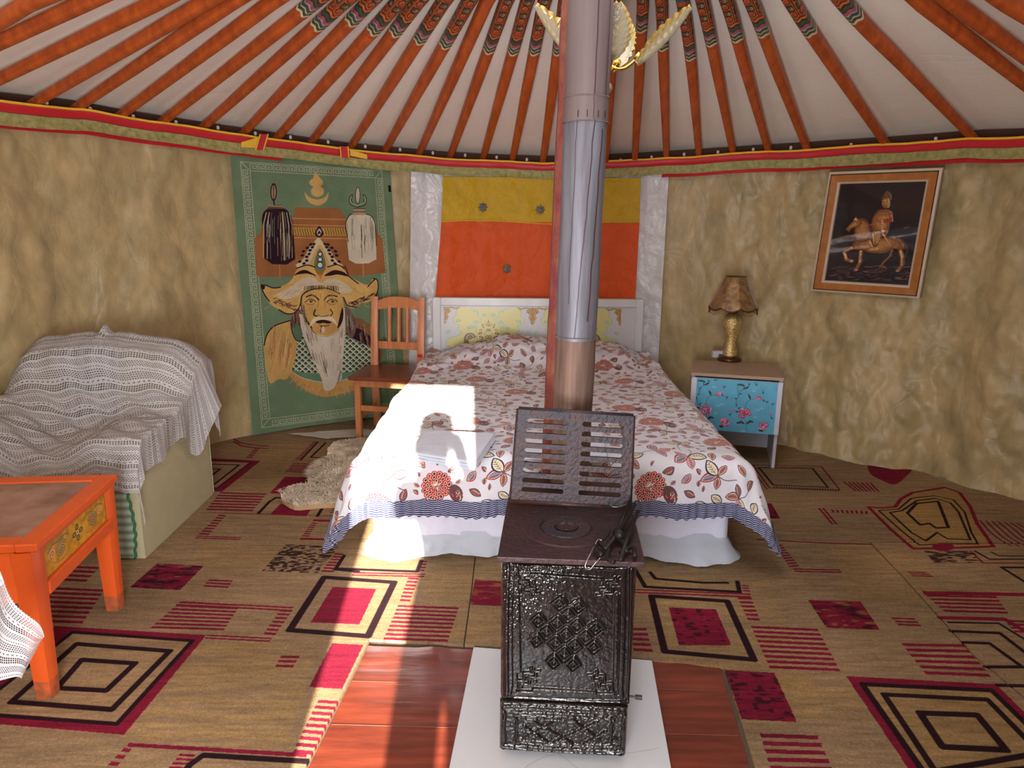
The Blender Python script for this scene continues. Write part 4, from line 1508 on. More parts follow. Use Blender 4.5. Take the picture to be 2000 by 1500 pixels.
def damask(ox, mir=1, cx=960):
    f = lambda pts: [(ox + cx + (x - cx) * mir, y) for x, y in pts]
    hl = [(960, 170), (770, 180), (640, 175), (610, 185), (560, 165), (400, 185), (370, 260), (375, 320), (320, 370), (330, 440), (380, 500), (430, 500), (400, 600), (470, 640), (400, 720), (260, 760), (190, 850), (230, 930), (400, 1000), (960, 1100)]
    cd.poly(f(smooth(hl, 4)), YL)
    cd.stroke(f(smooth(hl[5:], 4)), 9, AQ)
    cd.stroke(f(smooth([(640, 175), (660, 200), (760, 235), (765, 320), (830, 380), (810, 440), (750, 480), (740, 640)], 4)), 9, AQ)
    for c, r, a0, d in (((880, 300), 46, 0, 1), ((730, 430), 46, 3, -1), ((410, 430), 46, 0, -1), ((240, 640), 46, 2, 1), ((680, 545), 50, 3, 1), ((700, 240), 10, 0, 1), ((600, 560), 36, 1, -1)):
        cd.stroke([f([p])[0] for p in spiral(c, r, 1.25, a0, d)], 8, AQ)
        cd.stroke([f([p])[0] for p in spiral(c, r * .9, 1.1, a0, d)], 2.5, AQD)


for o, mi in ((0, 1), (0, -1), (1590, 1), (1590, -1)):
    damask(o, mi)
rs = random.Random(3)
for o in (0, 1590):
    c = 960 + o
    for s_ in (-1, 1):
        f = lambda pts: [(c + s_ * (x - 960), y) for x, y in pts]
        for (x, y, r1, r2, rot, col) in ((960, 470, 20, 60, 0, (150, 108, 60)), (1000, 500, 12, 34, .5, (170, 130, 70)), (1060, 520, 16, 44, .3, (150, 104, 60)), (1100, 600, 30, 22, .4, (170, 130, 84)), (1110, 665, 40, 22, .3, (84, 84, 90)), (1090, 740, 44, 20, -.4, (90, 90, 98)), (1170, 750, 14, 44, 0, (180, 160, 130)), (980, 600, 22, 26, 0, (96, 120, 130)), (985, 740, 34, 40, 0, (150, 110, 84)), (1020, 660, 12, 50, -.3, (180, 168, 160)), (1040, 800, 60, 14, -.2, (100, 96, 110)), (1130, 830, 60, 16, .2, (70, 70, 96)), (1030, 860, 50, 20, 0, (120, 100, 90))):
            p = f([(x, y)])[0]
            cd.ell(p, r1, r2, col, rot * s_); cd.ell(p, r1 * .5, r2 * .5, (214, 196, 150), rot * s_)
        cd.stroke(f(smooth([(1230, 740), (1270, 690), (1330, 700), (1365, 780), (1350, 880)], 4)), 34, (130, 110, 96))
        cd.stroke(f(smooth([(1230, 740), (1270, 695), (1330, 705), (1355, 780)], 4)), 12, (190, 176, 150))
        cd.stroke(f(spiral((1290, 760), 40, 1.2, 4, 1)), 9, (120, 96, 80))
for c, ss_ in ((165, (1,)), (1755, (-1, 1)), (3345, (-1,))):
    for s_ in ss_:
        f = lambda pts: [(c + s_ * x, y) for x, y in pts]
        cd.poly(f(smooth([(0, 150), (90, 190), (110, 240), (60, 290), (30, 350), (20, 430), (0, 440)], 4)), (176, 130, 58))
        for q in ([(5, 170), (60, 200), (100, 240)], [(5, 210), (50, 250), (20, 330)], [(10, 340), (50, 330), (40, 390)], [(60, 170), (140, 165), (220, 190)], [(120, 160), (180, 180), (260, 165)], [(5, 400), (20, 430), (4, 470)]):
            cd.stroke(f(smooth(q, 4)), 15, (140, 96, 40)); cd.stroke(f(smooth(q, 4)), 6, (216, 184, 120))
for x in (960, 1755, 2550):
    cd.stroke([(x, 140), (x, 1100)], 1.5, (150, 150, 150), al=.5)
IM_DAM = image('headboard_print', cd)
mb = MB()
fz, fwd = .055, .055
for a, b, c, d in ((hx0, hx0 + fwd, .25, hz), (hx1 - fwd, hx1, .25, hz), (hx0 + fwd, hx1 - fwd, hz - fz, hz)):
    mb.box(((a + b) / 2, 5.025, (c + d) / 2), (b - a, .05, d - c), bev=.004)
obj('headboard_frame', mb, mat('headboard_tile', (214, 216, 220), rough=.3, var=.06, coat=.2, wave=(2.2, .3, 'X', .10, (150, 150, 160))), bed)
mb = MB()
mb.grid(lambda u, v: (Vector((hx0 + fwd + (hx1 - hx0 - 2 * fwd) * u, 5.018, .25 + (hz - fz - .25) * v)), (u, v)), 2, 2)
obj('headboard_panel', mb, mat('headboard_print', img=IM_DAM, rough=.28, coat=.25, ext='EXTEND'), bed)
mb = MB(); mb.box(((hx0 + hx1) / 2, 5.032, .27), (hx1 - hx0 - .12, .02, .48)); obj('headboard_back', mb, M_WHITEW, bed)
mb = MB(); mb.box((BX, (BY0 + BY1) / 2 + .02, .14), (HX * 2 - .06, BY1 - BY0 - .08, .20), bev=.01); obj('bed_base', mb, M_WHITEW, bed)
for sx in (-1, 1):
    for yy in (BY0 + .12, BY1 - .12):
        mb = MB(); mb.box((BX + sx * (HX - .10), yy, .03), (.05, .05, .04)); obj('leg', mb, M_WHITEW, bed)
mb = MB(); mb.box((BX, (BY0 + BY1) / 2, .34), (HX * 2 - .03, BY1 - BY0 - .02, .20), bev=.05, seg=3); obj('mattress', mb, M_SHEET, bed, smooth=True)


# valance: upper smooth fall and lower thinner frill, round three sides
def vpath(s):                               # s 0..1 from back left, round the foot, to back right
    x0, x1, y0, y1 = BX - HX + .005, BX + HX - .005, BY0 + .012, BY1 - .1
    Ls, Lf = y1 - y0, x1 - x0
    T = 2 * Ls + Lf
    d = s * T
    if d < Ls:
        return Vector((x0, y1 - d, 0)), Vector((-1, 0, 0)), d
    if d < Ls + Lf:
        return Vector((x0 + d - Ls, y0, 0)), Vector((0, -1, 0)), d
    return Vector((x1, y0 + d - Ls - Lf, 0)), Vector((1, 0, 0)), d


def val(z0, z1, amp, off, dx=0, k1=34, flare=.0):
    mb = MB()

    def f(u, v):
        p, n, d = vpath(u)
        # round the corners a little
        for q, m_ in ((BX - HX, -1), (BX + HX, 1)):
            w = math.exp(-((p.x - q) ** 2 + (p.y - BY0) ** 2) / .003)
            n = (n + Vector((m_, -1, 0)) * w * .6).normalized()
        k = 1 - v
        w = amp * (math.sin(d * k1 + 2 * fb(d * 3, 1, 2)) * .6 + fb(d * 14, v * 2, 4)) * (.25 + k)
        z = z0 + (z1 - z0) * v + (1 - v) * .012 * fb(d * 6, 3, 3)
        c = (math.exp(-((p.x - BX - HX + .10) ** 2 + (p.y - BY0) ** 2) / .03) + .8 * math.exp(-((p.x - BX + HX - .06) ** 2 + (p.y - BY0) ** 2) / .02)) * k * flare
        return p + n * (off + w + flare * .25 * k + c) + Vector((0, 0, z))
    mb.grid(f, 520, 14)
    return mb


obj('valance', val(.105, .44, .006, .010, k1=26), M_SHEET, bed, smooth=True)
M_FRILL = mat('valance_frill', (206, 214, 228), rough=.8, sheen=.2, bump=.25, bscale=40, thin=.25)
obj('valance_frill', val(.022, .125, .012, .006, k1=40, flare=.07), M_FRILL, bed, smooth=True)

# ------------------------------------------------------------------ duvet print, one seamless repeat
TS = 1280
cl = Cv(TS, TS, (212, 211, 220), wrap=True)
NAV, RED, RST, CRE, ROS, GRY = (36, 40, 74), (160, 28, 40), (118, 66, 60), (222, 208, 176), (170, 112, 116), (108, 112, 130)
rs = random.Random(21)


def almond(c, L, Wd, a, bend=.15):
    p = []
    for k in range(13):
        t = k / 12
        p.append((t * L, -Wd * math.sin(PI * t) ** .8 + bend * L * math.sin(PI * t)))
    for k in range(1, 12):
        t = 1 - k / 12
        p.append((t * L, Wd * math.sin(PI * t) ** .8 + bend * L * math.sin(PI * t)))
    ca, sa = math.cos(a), math.sin(a)
    return [(c[0] + x * ca - y * sa, c[1] + x * sa + y * ca) for x, y in p]


def leaf(c, L, a, style):
    O, I, V, D = {0: (RED, GRY, (170, 176, 196), RED), 1: (NAV, CRE, (140, 110, 90), NAV), 2: (RST, (166, 124, 112), (96, 48, 52), RED), 3: (ROS, (206, 160, 160), (130, 70, 80), NAV), 4: ((70, 60, 70), (130, 96, 92), RED, CRE)}[style]
    W_ = L * rs.uniform(.24, .34)
    b = rs.uniform(-.12, .12)
    cl.poly(almond(c, L, W_, a, b), O)
    c2 = (c[0] + math.cos(a) * L * .07, c[1] + math.sin(a) * L * .07)
    cl.poly(almond(c2, L * .86, W_ * .74, a, b), (220, 196, 178) if style in (0, 2) else I)
    cl.poly(almond((c[0] + math.cos(a) * L * .13, c[1] + math.sin(a) * L * .13), L * .74, W_ * .58, a, b), I)
    ca, sa = math.cos(a), math.sin(a)
    P = lambda x, y: (c[0] + x * ca - y * sa, c[1] + x * sa + y * ca)
    yb = lambda t: b * L * math.sin(PI * t)
    cl.stroke([P(L * t, yb(t)) for t in (.05, .3, .6, .88)], 3.5, V)
    for t in (.28, .42, .56, .70):
        for s_ in (-1, 1):
            cl.stroke([P(L * t, yb(t)), P(L * (t + .11), yb(t) + s_ * W_ * .42)], 3, V if s_ > 0 else D)


def bloom(c, R, a):
    ca, sa = math.cos(a), math.sin(a)
    P = lambda x, y: (c[0] + x * ca - y * sa, c[1] + x * sa + y * ca)
    for r, n, sz in ((.86, 15, .2), (.62, 12, .18), (.38, 8, .17)):
        for k in range(n):
            t = 2 * PI * k / n
            q = P(R * r * math.cos(t), R * r * 1.15 * math.sin(t))
            cl.ell(q, R * sz, R * sz * 1.15, RED if (k % 3) else (170, 46, 54), a)
            cl.ell(q, R * sz * .62, R * sz * .8, CRE, a); cl.ell(q, R * sz * .4, R * sz * .55, NAV if k % 2 else RED, a)
    for k in range(14):
        t = 2 * PI * k / 14
        cl.stroke([c, P(R * .34 * math.cos(t), R * .42 * math.sin(t))], 4, rs.choice([RST, CRE, RED, (140, 96, 80)]))


def egg(c, R, a):
    cl.ell(c, R, R * .72, (92, 62, 66), a)
    for k in range(34):
        t, r = rs.uniform(0, 2 * PI), rs.uniform(.1, .85) * R
        q = (c[0] + r * math.cos(t), c[1] + r * .72 * math.sin(t))
        cl.stroke([q, (q[0] + rs.uniform(-9, 9), q[1] + 12)], 5, rs.choice([RED, RED, CRE, (60, 50, 66), ROS]))


spots = []


def free(x, y, r):
    for (X, Y, R) in spots:
        dx = abs(x - X); dx = min(dx, TS - dx); dy = abs(y - Y); dy = min(dy, TS - dy)
        if math.hypot(dx, dy) < r + R:
            return False
    spots.append((x, y, r)); return True


cnt = [0] * 3
for _ in range(500):
    x, y = rs.uniform(0, TS), rs.uniform(0, TS)
    if cnt[0] < 5 and free(x, y, 92):
        bloom((x, y), 84, rs.uniform(0, 6)); egg((x + 118, y + 40), 58, 1.3); spots.append((x + 118, y + 40, 50)); cnt[0] += 1
for _ in range(900):
    x, y = rs.uniform(0, TS), rs.uniform(0, TS)
    if cnt[1] < 15 and free(x, y, 92):
        a = rs.uniform(0, 6)
        cl.stroke(smooth([(x, y), (x + 60 * math.cos(a + 3.3), y + 60 * math.sin(a + 3.3)), (x + 120 * math.cos(a + 3.0), y + 120 * math.sin(a + 3.0))], 4), 5, (96, 80, 90))
        n = rs.choice([3, 4, 4])
        for k in range(n):
            leaf((x, y), rs.uniform(88, 120), a + (k - (n - 1) / 2) * 1.25, rs.choice([1, 1, 2, 0, 0, 4, 3]))
        cnt[1] += 1
for _ in range(3000):
    x, y = rs.uniform(0, TS), rs.uniform(0, TS)
    if free(x, y, 46):
        a = rs.uniform(0, 6)
        leaf((x - 42 * math.cos(a), y - 42 * math.sin(a)), 84, a, rs.choice([0, 0, 3, 4, 4, 2, 1, 1]))
for _ in range(2500):
    x, y = rs.uniform(0, TS), rs.uniform(0, TS)
    if free(x, y, 22):
        a = rs.uniform(0, 6)
        leaf((x - 20 * math.cos(a), y - 20 * math.sin(a)), 42, a, rs.choice([2, 3, 4]))
IM_DUV = image('duvet_print', cl)
M_DUV = mat('duvet_cotton', img=IM_DUV, rough=.85, sheen=.25, bump=.35, bscale=11, bump2=(40, .2), dist=.015)
SD, FD = .30, .238


def duv(a, b, lift=0.0, wave=None):
    """cloth coordinates a (across, 0 = middle) and b (0 = foot edge of the mattress, + towards the head) to a point"""
    dx, dy = max(abs(a) - HX, 0), max(-b, 0)
    d = math.hypot(dx, dy)
    x, y = max(-HX, min(HX, a)), max(0, b)
    n1 = fb(a * 2.6, b * 2.6, 1.5)
    k = ss(1.30, 1.72, b)
    crumple = (.008 + .026 * k) * abs(fb(a * 5.5, b * 6.5, 5.5, 4)) + .010 * n1
    hump = 0
    for cxx in (-.30, .0, .32):
        hump += .062 * math.exp(-((a - cxx) / .30) ** 4) * math.exp(-((b - 1.86) / .24) ** 4)
    hump += .03 * ss(1.3, 1.7, b)
    top = BT + .022 + hump * (1 - ss(.5, .72, abs(a)) * .55) + crumple
    out = Vector((0, 0, 0))
    z = top
    if d > 0:
        dv = Vector((math.copysign(dx, a), -dy, 0)) / d
        r = .075
        q = d / r
        if q < PI / 2:
            o, dn = r * math.sin(q), r * (1 - math.cos(q))
        else:
            e = d - r * PI / 2
            o, dn = r + e * (.14 if dy < dx else .10), r + e * .985
        s_ = (b if dx > dy else a)
        fold = .016 * math.sin(s_ * 15 + 3 * fb(s_ * 2, 2, 8)) * min(1, d / .25)
        cor = min(dx, dy)
        if cor > 0:
            fold += .02 * math.sin(math.atan2(dy, dx) * 5) * min(1, cor / .1)
            o += .10 * min(1, cor / .2)
        out = dv * (o * (1 - .45 * ss(1.0, 1.4, b)) + fold * (1 - .6 * ss(1.0, 1.4, b)) + (wave(s_, d) if wave else 0) + lift)
        z = top - dn
    z = max(z, .024)
    p = Vector((BX + x, BY0 + y, z + (lift if d == 0 else 0))) + out
    # at the head the sides pull in
    return p


BL_ = BY1 - BY0 - .03
mb = MB()


def dfn(u, v):
    a = (-HX - SD) + 2 * (HX + SD) * u
    b = -FD + (BL_ + FD) * v
    # the side hems hang lower towards the foot
    sc = 1.0
    p = duv(a, b)
    return (p, (a / .86 + .33, b / .86 + .12))


mb.grid(dfn, 230, 280)
duvet = thing('duvet', 'white duvet printed with red, navy and rust leaves, spread over the bed', 'duvet', (BX, (BY0 + BY1) / 2, BT))
obj('cover', mb, M_DUV, duvet, smooth=True)
M_RUF = mat('ruffle_stripes', (40, 44, 76), rough=.8, wave=None, bump=.2)
n, l = M_RUF.node_tree.nodes, M_RUF.node_tree.links
tc = n.new('ShaderNodeTexCoord'); wv = n.new('ShaderNodeTexWave'); wv.bands_direction = 'Y'
wv.inputs['Scale'].default_value = 2.6; wv.inputs['Distortion'].default_value = 1.6; wv.inputs['Detail'].default_value = 1; wv.inputs['Detail Scale'].default_value = .5
l.new(tc.outputs['UV'], wv.inputs['Vector'])
cr_ = n.new('ShaderNodeValToRGB'); cr_.color_ramp.elements[0].position = .24; cr_.color_ramp.elements[1].position = .36
cr_.color_ramp.elements[0].color = (*lin((176, 178, 204)), 1); cr_.color_ramp.elements[1].color = (*lin((24, 27, 66)), 1)
l.new(wv.outputs['Fac'], cr_.inputs[0]); l.new(cr_.outputs[0], n['Principled BSDF'].inputs['Base Color'])
# ruffle follows the hem: left side, foot, right side
hem = []
bN = BL_ * .96
for k in range(300):
    hem.append((-HX - SD, bN + (-FD - bN) * k / 299, -1, 0))
for k in range(10):
    t = k / 9 * PI / 2
    hem.append((-HX - SD, -FD, -math.cos(t), -math.sin(t)))
for k in range(340):
    hem.append((-HX - SD + 2 * (HX + SD) * k / 339, -FD, 0, -1))
for k in range(10):
    t = k / 9 * PI / 2
    hem.append((HX + SD, -FD, math.sin(t), -math.cos(t)))
for k in range(300):
    hem.append((HX + SD, -FD + (bN + FD) * k / 299, 1, 0))
mb = MB()
NH = len(hem)


def ruf(u, v):
    i = min(NH - 1, int(round(u * (NH - 1))))
    a, b, da, db = hem[i]
    w = -.016 + .068 * v
    g = .007 * math.sin(i * 1.0 + 2 * fb(i * .05, 1, 1)) * (.3 + v)
    p = duv(a + da * w, b + db * w, wave=lambda s_, d: g, lift=.005)
    p.z = max(p.z, .018)
    return (p, (i * .14 + .3 * math.sin(i * 1.0) * v, v * 1.0 + .06 * math.sin(i * 1.0)))


mb.grid(ruf, NH - 1, 8)
obj('ruffle', mb, M_RUF, duvet, smooth=True)

# ------------------------------------------------------------------ folded linen on the duvet
M_TOW = mat('folded_linen', (206, 210, 226), rough=.9, bump=.3, bscale=30, sheen=.3)


def folded(name, label, c4, z0, th, layers):
    P = [atz(x, y, z0 + th) for x, y in c4]
    t = thing(name, label, 'linen', ((P[0] + P[1] + P[2] + P[3]) / 4) - Vector((0, 0, th)), 'folded linen on the bed')
    for k in range(layers):
        za, zb = z0 + th * k / layers + .0008, z0 + th * (k + 1) / layers
        mb = MB()

        def f(u, v, za=za, zb=zb, k=k):
            # pillow-shaped thin slab wrapped in one sheet
            uu = min(1, max(0, (u - .03) / .94)); vv = min(1, max(0, v))
            a = P[0].lerp(P[1], uu); b = P[3].lerp(P[2], uu)
            p = a.lerp(b, vv)
            sh = 1 - .015 * k
            c = (P[0] + P[2]) / 2
            p = c + (p - c) * sh
            return p
        for side in (0, 1):
            def g(u, v, side=side):
                p = f(u, v)
                e = min(u, 1 - u, v, 1 - v)
                q = min(1, e / .05)
                h = (zb - za) / 2 * math.sqrt(max(0, 1 - (1 - q) ** 2))
                p.z = (za + zb) / 2 + (h if side else -h) + .003 * fb(p.x * 9, p.y * 9, k)
                return p
            mb.grid(g, 24, 24, flip=not side)
        obj('fold', mb, M_TOW, t, smooth=True, weld=True)
    return t


folded('folded_linen', 'white folded linen on the duvet, half in sunlight', [(797, 884), (927, 906), (970, 843), (826, 836)], BT + .036, .032, 3)
folded('folded_linen', 'white folded linen on the duvet, behind the raised stove grate', [(1000, 884), (1190, 892), (1180, 842), (1002, 838)], BT + .036, .030, 3)

# ------------------------------------------------------------------ sheepskin beside the bed
SK = smooth([(549, 972), (566, 955), (603, 946), (610, 920), (636, 898), (644, 878), (668, 866), (712, 862), (760, 864), (775, 950), (765, 992), (690, 994), (655, 986), (610, 988), (575, 990)], 3, True)
sp2 = [atz(x, y, .03) for x, y in SK]


def inside(x, y, P):
    c = False
    for i in range(len(P)):
        a, b = P[i], P[i - 1]
        if (a[1] > y) != (b[1] > y) and x < (b[0] - a[0]) * (y - a[1]) / (b[1] - a[1]) + a[0]:
            c = not c
    return c


skn = thing('sheepskin', 'cream sheepskin with shaggy wool lying between chair and bed', 'sheepskin', atz(680, 930, .013))
mb = MB(); mb.prism([(p.x, p.y) for p in sp2], .013, .035)
obj('hide', mb, mat('hide', (186, 150, 112), rough=.9), skn)
cxs = sum(p.x for p in sp2) / len(sp2); cys = sum(p.y for p in sp2) / len(sp2)
V, Fc = [], []
rs = random.Random(8)
xs = [p.x for p in sp2]; ys = [p.y for p in sp2]
nb = 0
while nb < 15000:
    x, y = rs.uniform(min(xs), max(xs)), rs.uniform(min(ys), max(ys))
    if not inside(x, y, sp2):
        continue
    nb += 1
    a = 5.0 * fb(x * 5, y * 5, 2) + rs.uniform(-.5, .5)
    dx, dy = x - cxs, y - cys
    m_ = math.hypot(dx, dy) + 1e-6
    L_ = rs.uniform(.03, .055)
    ox, oy = math.cos(a) * .5 + dx / m_ * .5, math.sin(a) * .5 + dy / m_ * .5 - .2
    b = Vector((x, y, .030)); m1_ = b + Vector((ox * L_ * .4, oy * L_ * .4, L_ * .55)); t_ = b + Vector((ox * L_, oy * L_, L_ * .55 + .006 * fb(x * 20, y * 20)))
    s_ = Vector((-oy, ox, 0)).normalized() * .0024
    o = len(V)
    V += [b - s_, b + s_, m1_ + s_, m1_ - s_, t_]
    Fc += [(o, o + 1, o + 2, o + 3), (o + 3, o + 2, o + 4)]
mb = MB(); mb.add(V, Fc)
wo = obj('wool', mb, mat('wool', (242, 228, 206), rough=.9, var=.12, vscale=9, sheen=.4, thin=.3), skn)
wo['kind'] = 'stuff'
# pale striped cloth on the floor behind the chair
mb = MB()
q4 = [(560, 848), (700, 838), (800, 846), (640, 858)]
Q = [atz(*p, .016) for p in q4]
mb.grid(lambda u, v: Q[3].lerp(Q[2], u).lerp(Q[0].lerp(Q[1], u), v) + Vector((0, 0, .004 * fb(u * 5, v * 4) + .003)), 20, 10)
fc = obj('floor_cloth', mb, mat('floor_cloth', (206, 200, 190), rough=.9, wave=(22, 2, 'X', .3, (150, 140, 130))), smooth=True)
tag(fc, 'pale striped cloth lying on the carpet below the green wall rug', 'cloth')

# ================================================================== wooden chair
M_CH = mat('chair_wood', (206, 134, 86), rough=.42, vcol=(178, 106, 64), vscale=6, stretch=(6, 6, .8), bump=.05)
M_SEAT = mat('chair_seat', (124, 66, 46), rough=.3, var=.15, vscale=5, stretch=(1, 6, 1), coat=.15)
f0 = atz(702, 857, .012)
ca = math.radians(9)
MT = Matrix.Translation((f0.x - .02, f0.y - .02, .012)) @ Matrix.Rotation(-ca, 4, 'Z')
ch = thing('dining_chair', 'wooden chair with slatted back, in front of the green rug', 'chair', MT @ Vector((.18, .18, 0)))


def cpart(name, m, *boxes, smooth_=False):
    mb = MB()
    for c, d, b in boxes:
        mb.box(c, d, MT, bev=b)
    return obj(name, mb, m, ch)


SHT, SW = .405, .355
for x in (.02, SW - .02):
    cpart('leg', M_CH, ((x, .02, SHT / 2 - .01), (.036, .036, SHT - .02), .003))
for x in (.02, SW - .02):                    # back legs run up into the posts, leaning back
    mb = MB()
    mb.tube([MT @ Vector((x, .36, 0)), MT @ Vector((x, .345, .40)), MT @ Vector((x, .36, .62)), MT @ Vector((x, .395, .86))], [.024, .026, .025, .022], 12, sq=True, up=(0, 1, 0))
    obj('back_post', mb, M_CH, ch, smooth=True, angle=40)
cpart('seat', M_SEAT, ((SW / 2, .165, SHT), (SW + .04, .41, .024), .006))
cpart('seat_rail', M_CH, ((SW / 2, .012, SHT - .038), (SW - .05, .02, .045), .002))
cpart('seat_rail', M_CH, ((SW / 2, .345, SHT - .038), (SW - .05, .02, .045), .002))
for x in (.012, SW - .012):
    cpart('seat_rail', M_CH, ((x, .18, SHT - .038), (.02, .31, .045), .002))
cpart('stretcher', M_CH, ((SW / 2, .02, .205), (SW - .06, .022, .034), .002))
for x in (.02, SW - .02):
    cpart('stretcher', M_CH, ((x, .19, .14), (.02, .31, .03), .002))
mb = MB()                                    # curved top rail


def crest(u, v):
    x = .03 + (SW - .06) * u
    zt = .842 + .022 * (1 - (2 * u - 1) ** 2) - .012 * abs(math.cos(u * PI)) ** 8
    zb = .775 + .018 * math.sin(PI * u)
    return MT @ Vector((x, .382 - .02 * math.sin(PI * u) * 0, zb + (zt - zb) * v))


mb.grid(crest, 16, 2)
off = (MT.to_3x3() @ Vector((0, .022, 0)))
mb.grid(lambda u, v: crest(1 - u, v) + off, 16, 2)
mb.grid(lambda u, v: crest(u, 1) + off * v, 16, 1)
mb.grid(lambda u, v: crest(1 - u, 0) + off * v, 16, 1)
obj('crest_rail', mb, M_CH, ch)
cpart('back_rail', M_CH, ((SW / 2, .368, .545), (SW - .05, .02, .05), .002))
for k, x in enumerate((.116, .180, .238)):
    mb = MB(); mb.tube([MT @ Vector((x, .372, .565)), MT @ Vector((x, .39, .80))], [.0125, .0125], 8, sq=True, up=(0, 1, 0))
    obj('slat', mb, M_CH, ch)
cpart('red_sticker', M_RED, ((SW - .02, .325, .49), (.03, .004, .022), 0))

# ================================================================== small sofa with its throw
M_SOFA = mat('sofa_cloth', (184, 174, 138), rough=.9, bump=.4, bscale=150, var=.06, vscale=14)
M_STR = mat('sofa_stripe', (176, 196, 172), rough=.9, wave=(9, .4, 'Z', .8, (104, 116, 110)), bump=.2)
sx1, sx0, sy0, sy1 = -1.515, -2.34, 2.83, 3.54
sof = thing('sofa', 'beige sofa with striped arm front, half under a white crochet throw', 'sofa', ((sx0 + sx1) / 2, (sy0 + sy1) / 2, .013))


def rbox(name, c, d, b, m=M_SOFA, seg=3, par=sof):
    mb = MB(); mb.box(c, d, bev=b, seg=seg)
    return obj(name, mb, m, par, smooth=True, angle=50)


rbox('base', ((sx0 + sx1) / 2, (sy0 + sy1) / 2 + .03, .17), (sx1 - sx0 - .3, .62, .30), .02)
rbox('seat_cushion', ((sx0 + sx1) / 2, 3.10, .36), (sx1 - sx0 - .34, .55, .14), .05)
AWs = .165
for nm, xa in (('armrest', sx1 - AWs / 2), ('armrest', sx0 + AWs / 2)):
    mb = MB()

    def arm(u, v, xa=xa):
        # section across x/z, swept front to back
        a = u * PI
        w = AWs / 2
        if u < .3:
            x, z = -w, u / .3 * .42
        elif u < .7:
            t = (u - .3) / .4 * PI
            x, z = -w * math.cos(t), .42 + .085 * math.sin(t)
        else:
            x, z = w, (1 - (u - .7) / .3) * .42
        return Vector((xa + x, sy0 + (sy1 - sy0) * v, .014 + z))
    mb.grid(arm, 40, 4)
    o = len(mb.v)
    front = [arm(u / 40, 0) for u in range(41)]
    mb.add(front, [tuple(range(41))])
    mb.add([arm(u / 40, 1) for u in range(41)], [tuple(range(41))[::-1]])
    obj(nm, mb, M_SOFA, sof, smooth=True, angle=45)
    mb = MB()
    mb.grid(lambda u, v: Vector((xa + (u - .5) * .085 + .012 * math.sin(v * 5), sy0 - .008 - .004 * math.sin(u * PI), .02 + .44 * v)), 8, 30, flip=True)
    obj('striped_front', mb, M_STR, sof, smooth=True)
    for s_ in (-1, 1):
        mb = MB(); mb.tube([Vector((xa + s_ * .045 + .012 * math.sin(v * 5) + .003 * math.sin(v * 60), sy0 - .011, .02 + .44 * v)) for v in [k / 60 for k in range(61)]], .005, 6)
        obj('green_cord', mb, mat('green_cord', (52, 108, 66), rough=.8), sof, smooth=True)
mb = MB()


def backr(u, v):
    p = backr0(u, v)
    p.y = 2.83 + (p.y - 2.83) * .92
    return p


def backr0(u, v):
    x = sx0 + .02 + (sx1 - sx0 - .02) * u
    e = min(u, 1 - u)
    zt = .42 + (.80 - .42) * (1 - (1 - min(1, e / .20)) ** 2.6) ** .5
    t = v
    if t < .4:
        return Vector((x, 3.40 + .05 * t / .4, .2 + (zt - .26) * t / .4))
    if t < .6:
        a = (t - .4) / .2 * PI
        return Vector((x, 3.535 - .085 * math.cos(a), zt - .06 + .06 * math.sin(a)))
    return Vector((x, 3.62, .02 + (zt - .08) * (1 - (t - .6) / .4)))


mb.grid(backr, 50, 40, flip=True)
obj('backrest', mb, M_SOFA, sof, smooth=True)
mb = MB()
mb.grid(lambda u, v: backr(.26 + .34 * u, .08 + .42 * v) + Vector((0, -.006, 0)), 12, 20, flip=True)
obj('striped_back_panel', mb, mat('back_stripes', (128, 134, 146), rough=.9, wave=(5.5, .3, 'X', .9, (220, 220, 226))), sof, smooth=True)
# crochet pattern with open meshes
CW = 512
ca_ = Cv(CW, CW, (214, 210, 212))
al = np.ones((CW, CW), np.float32)
yy, xx = np.mgrid[0:CW, 0:CW]


def rowsband(y0, y1, px, py, r, st=0, dia=False):
    sel = (yy >= y0) & (yy < y1)
    X = (xx + (((yy - y0) // py) % 2) * (px // 2 if st else 0)) % px - px / 2
    Y = (yy - y0) % py - py / 2
    d = (np.abs(X) / (px / 2) + np.abs(Y) / (py / 2)) if dia else np.maximum(np.abs(X) / (px / 2), np.abs(Y) / (py / 2))
    al[sel & (d < r)] = 0


for y0 in (0, 256):
    rowsband(y0 + 6, y0 + 54, 16, 16, .66)
    rowsband(y0 + 64, y0 + 80, 32, 16, .45)
    rowsband(y0 + 92, y0 + 156, 16, 16, .8, 1, True)
    rowsband(y0 + 164, y0 + 180, 16, 16, .5)
    rowsband(y0 + 196, y0 + 244, 16, 12, .6, 1)
ca_.a *= (.92 + .12 * vnoise(CW, CW, 4, 55))[..., None]
ca_.a[((yy % 8) < 1)] *= .82
IM_CRO = image('crochet', ca_, al)
M_CRO = mat('crochet_throw', img=IM_CRO, rough=.9, alpha='img', bump=.3, bscale=200, thin=.2)
th = MB()
LX = (sx0 - .04, sx1 + .02)


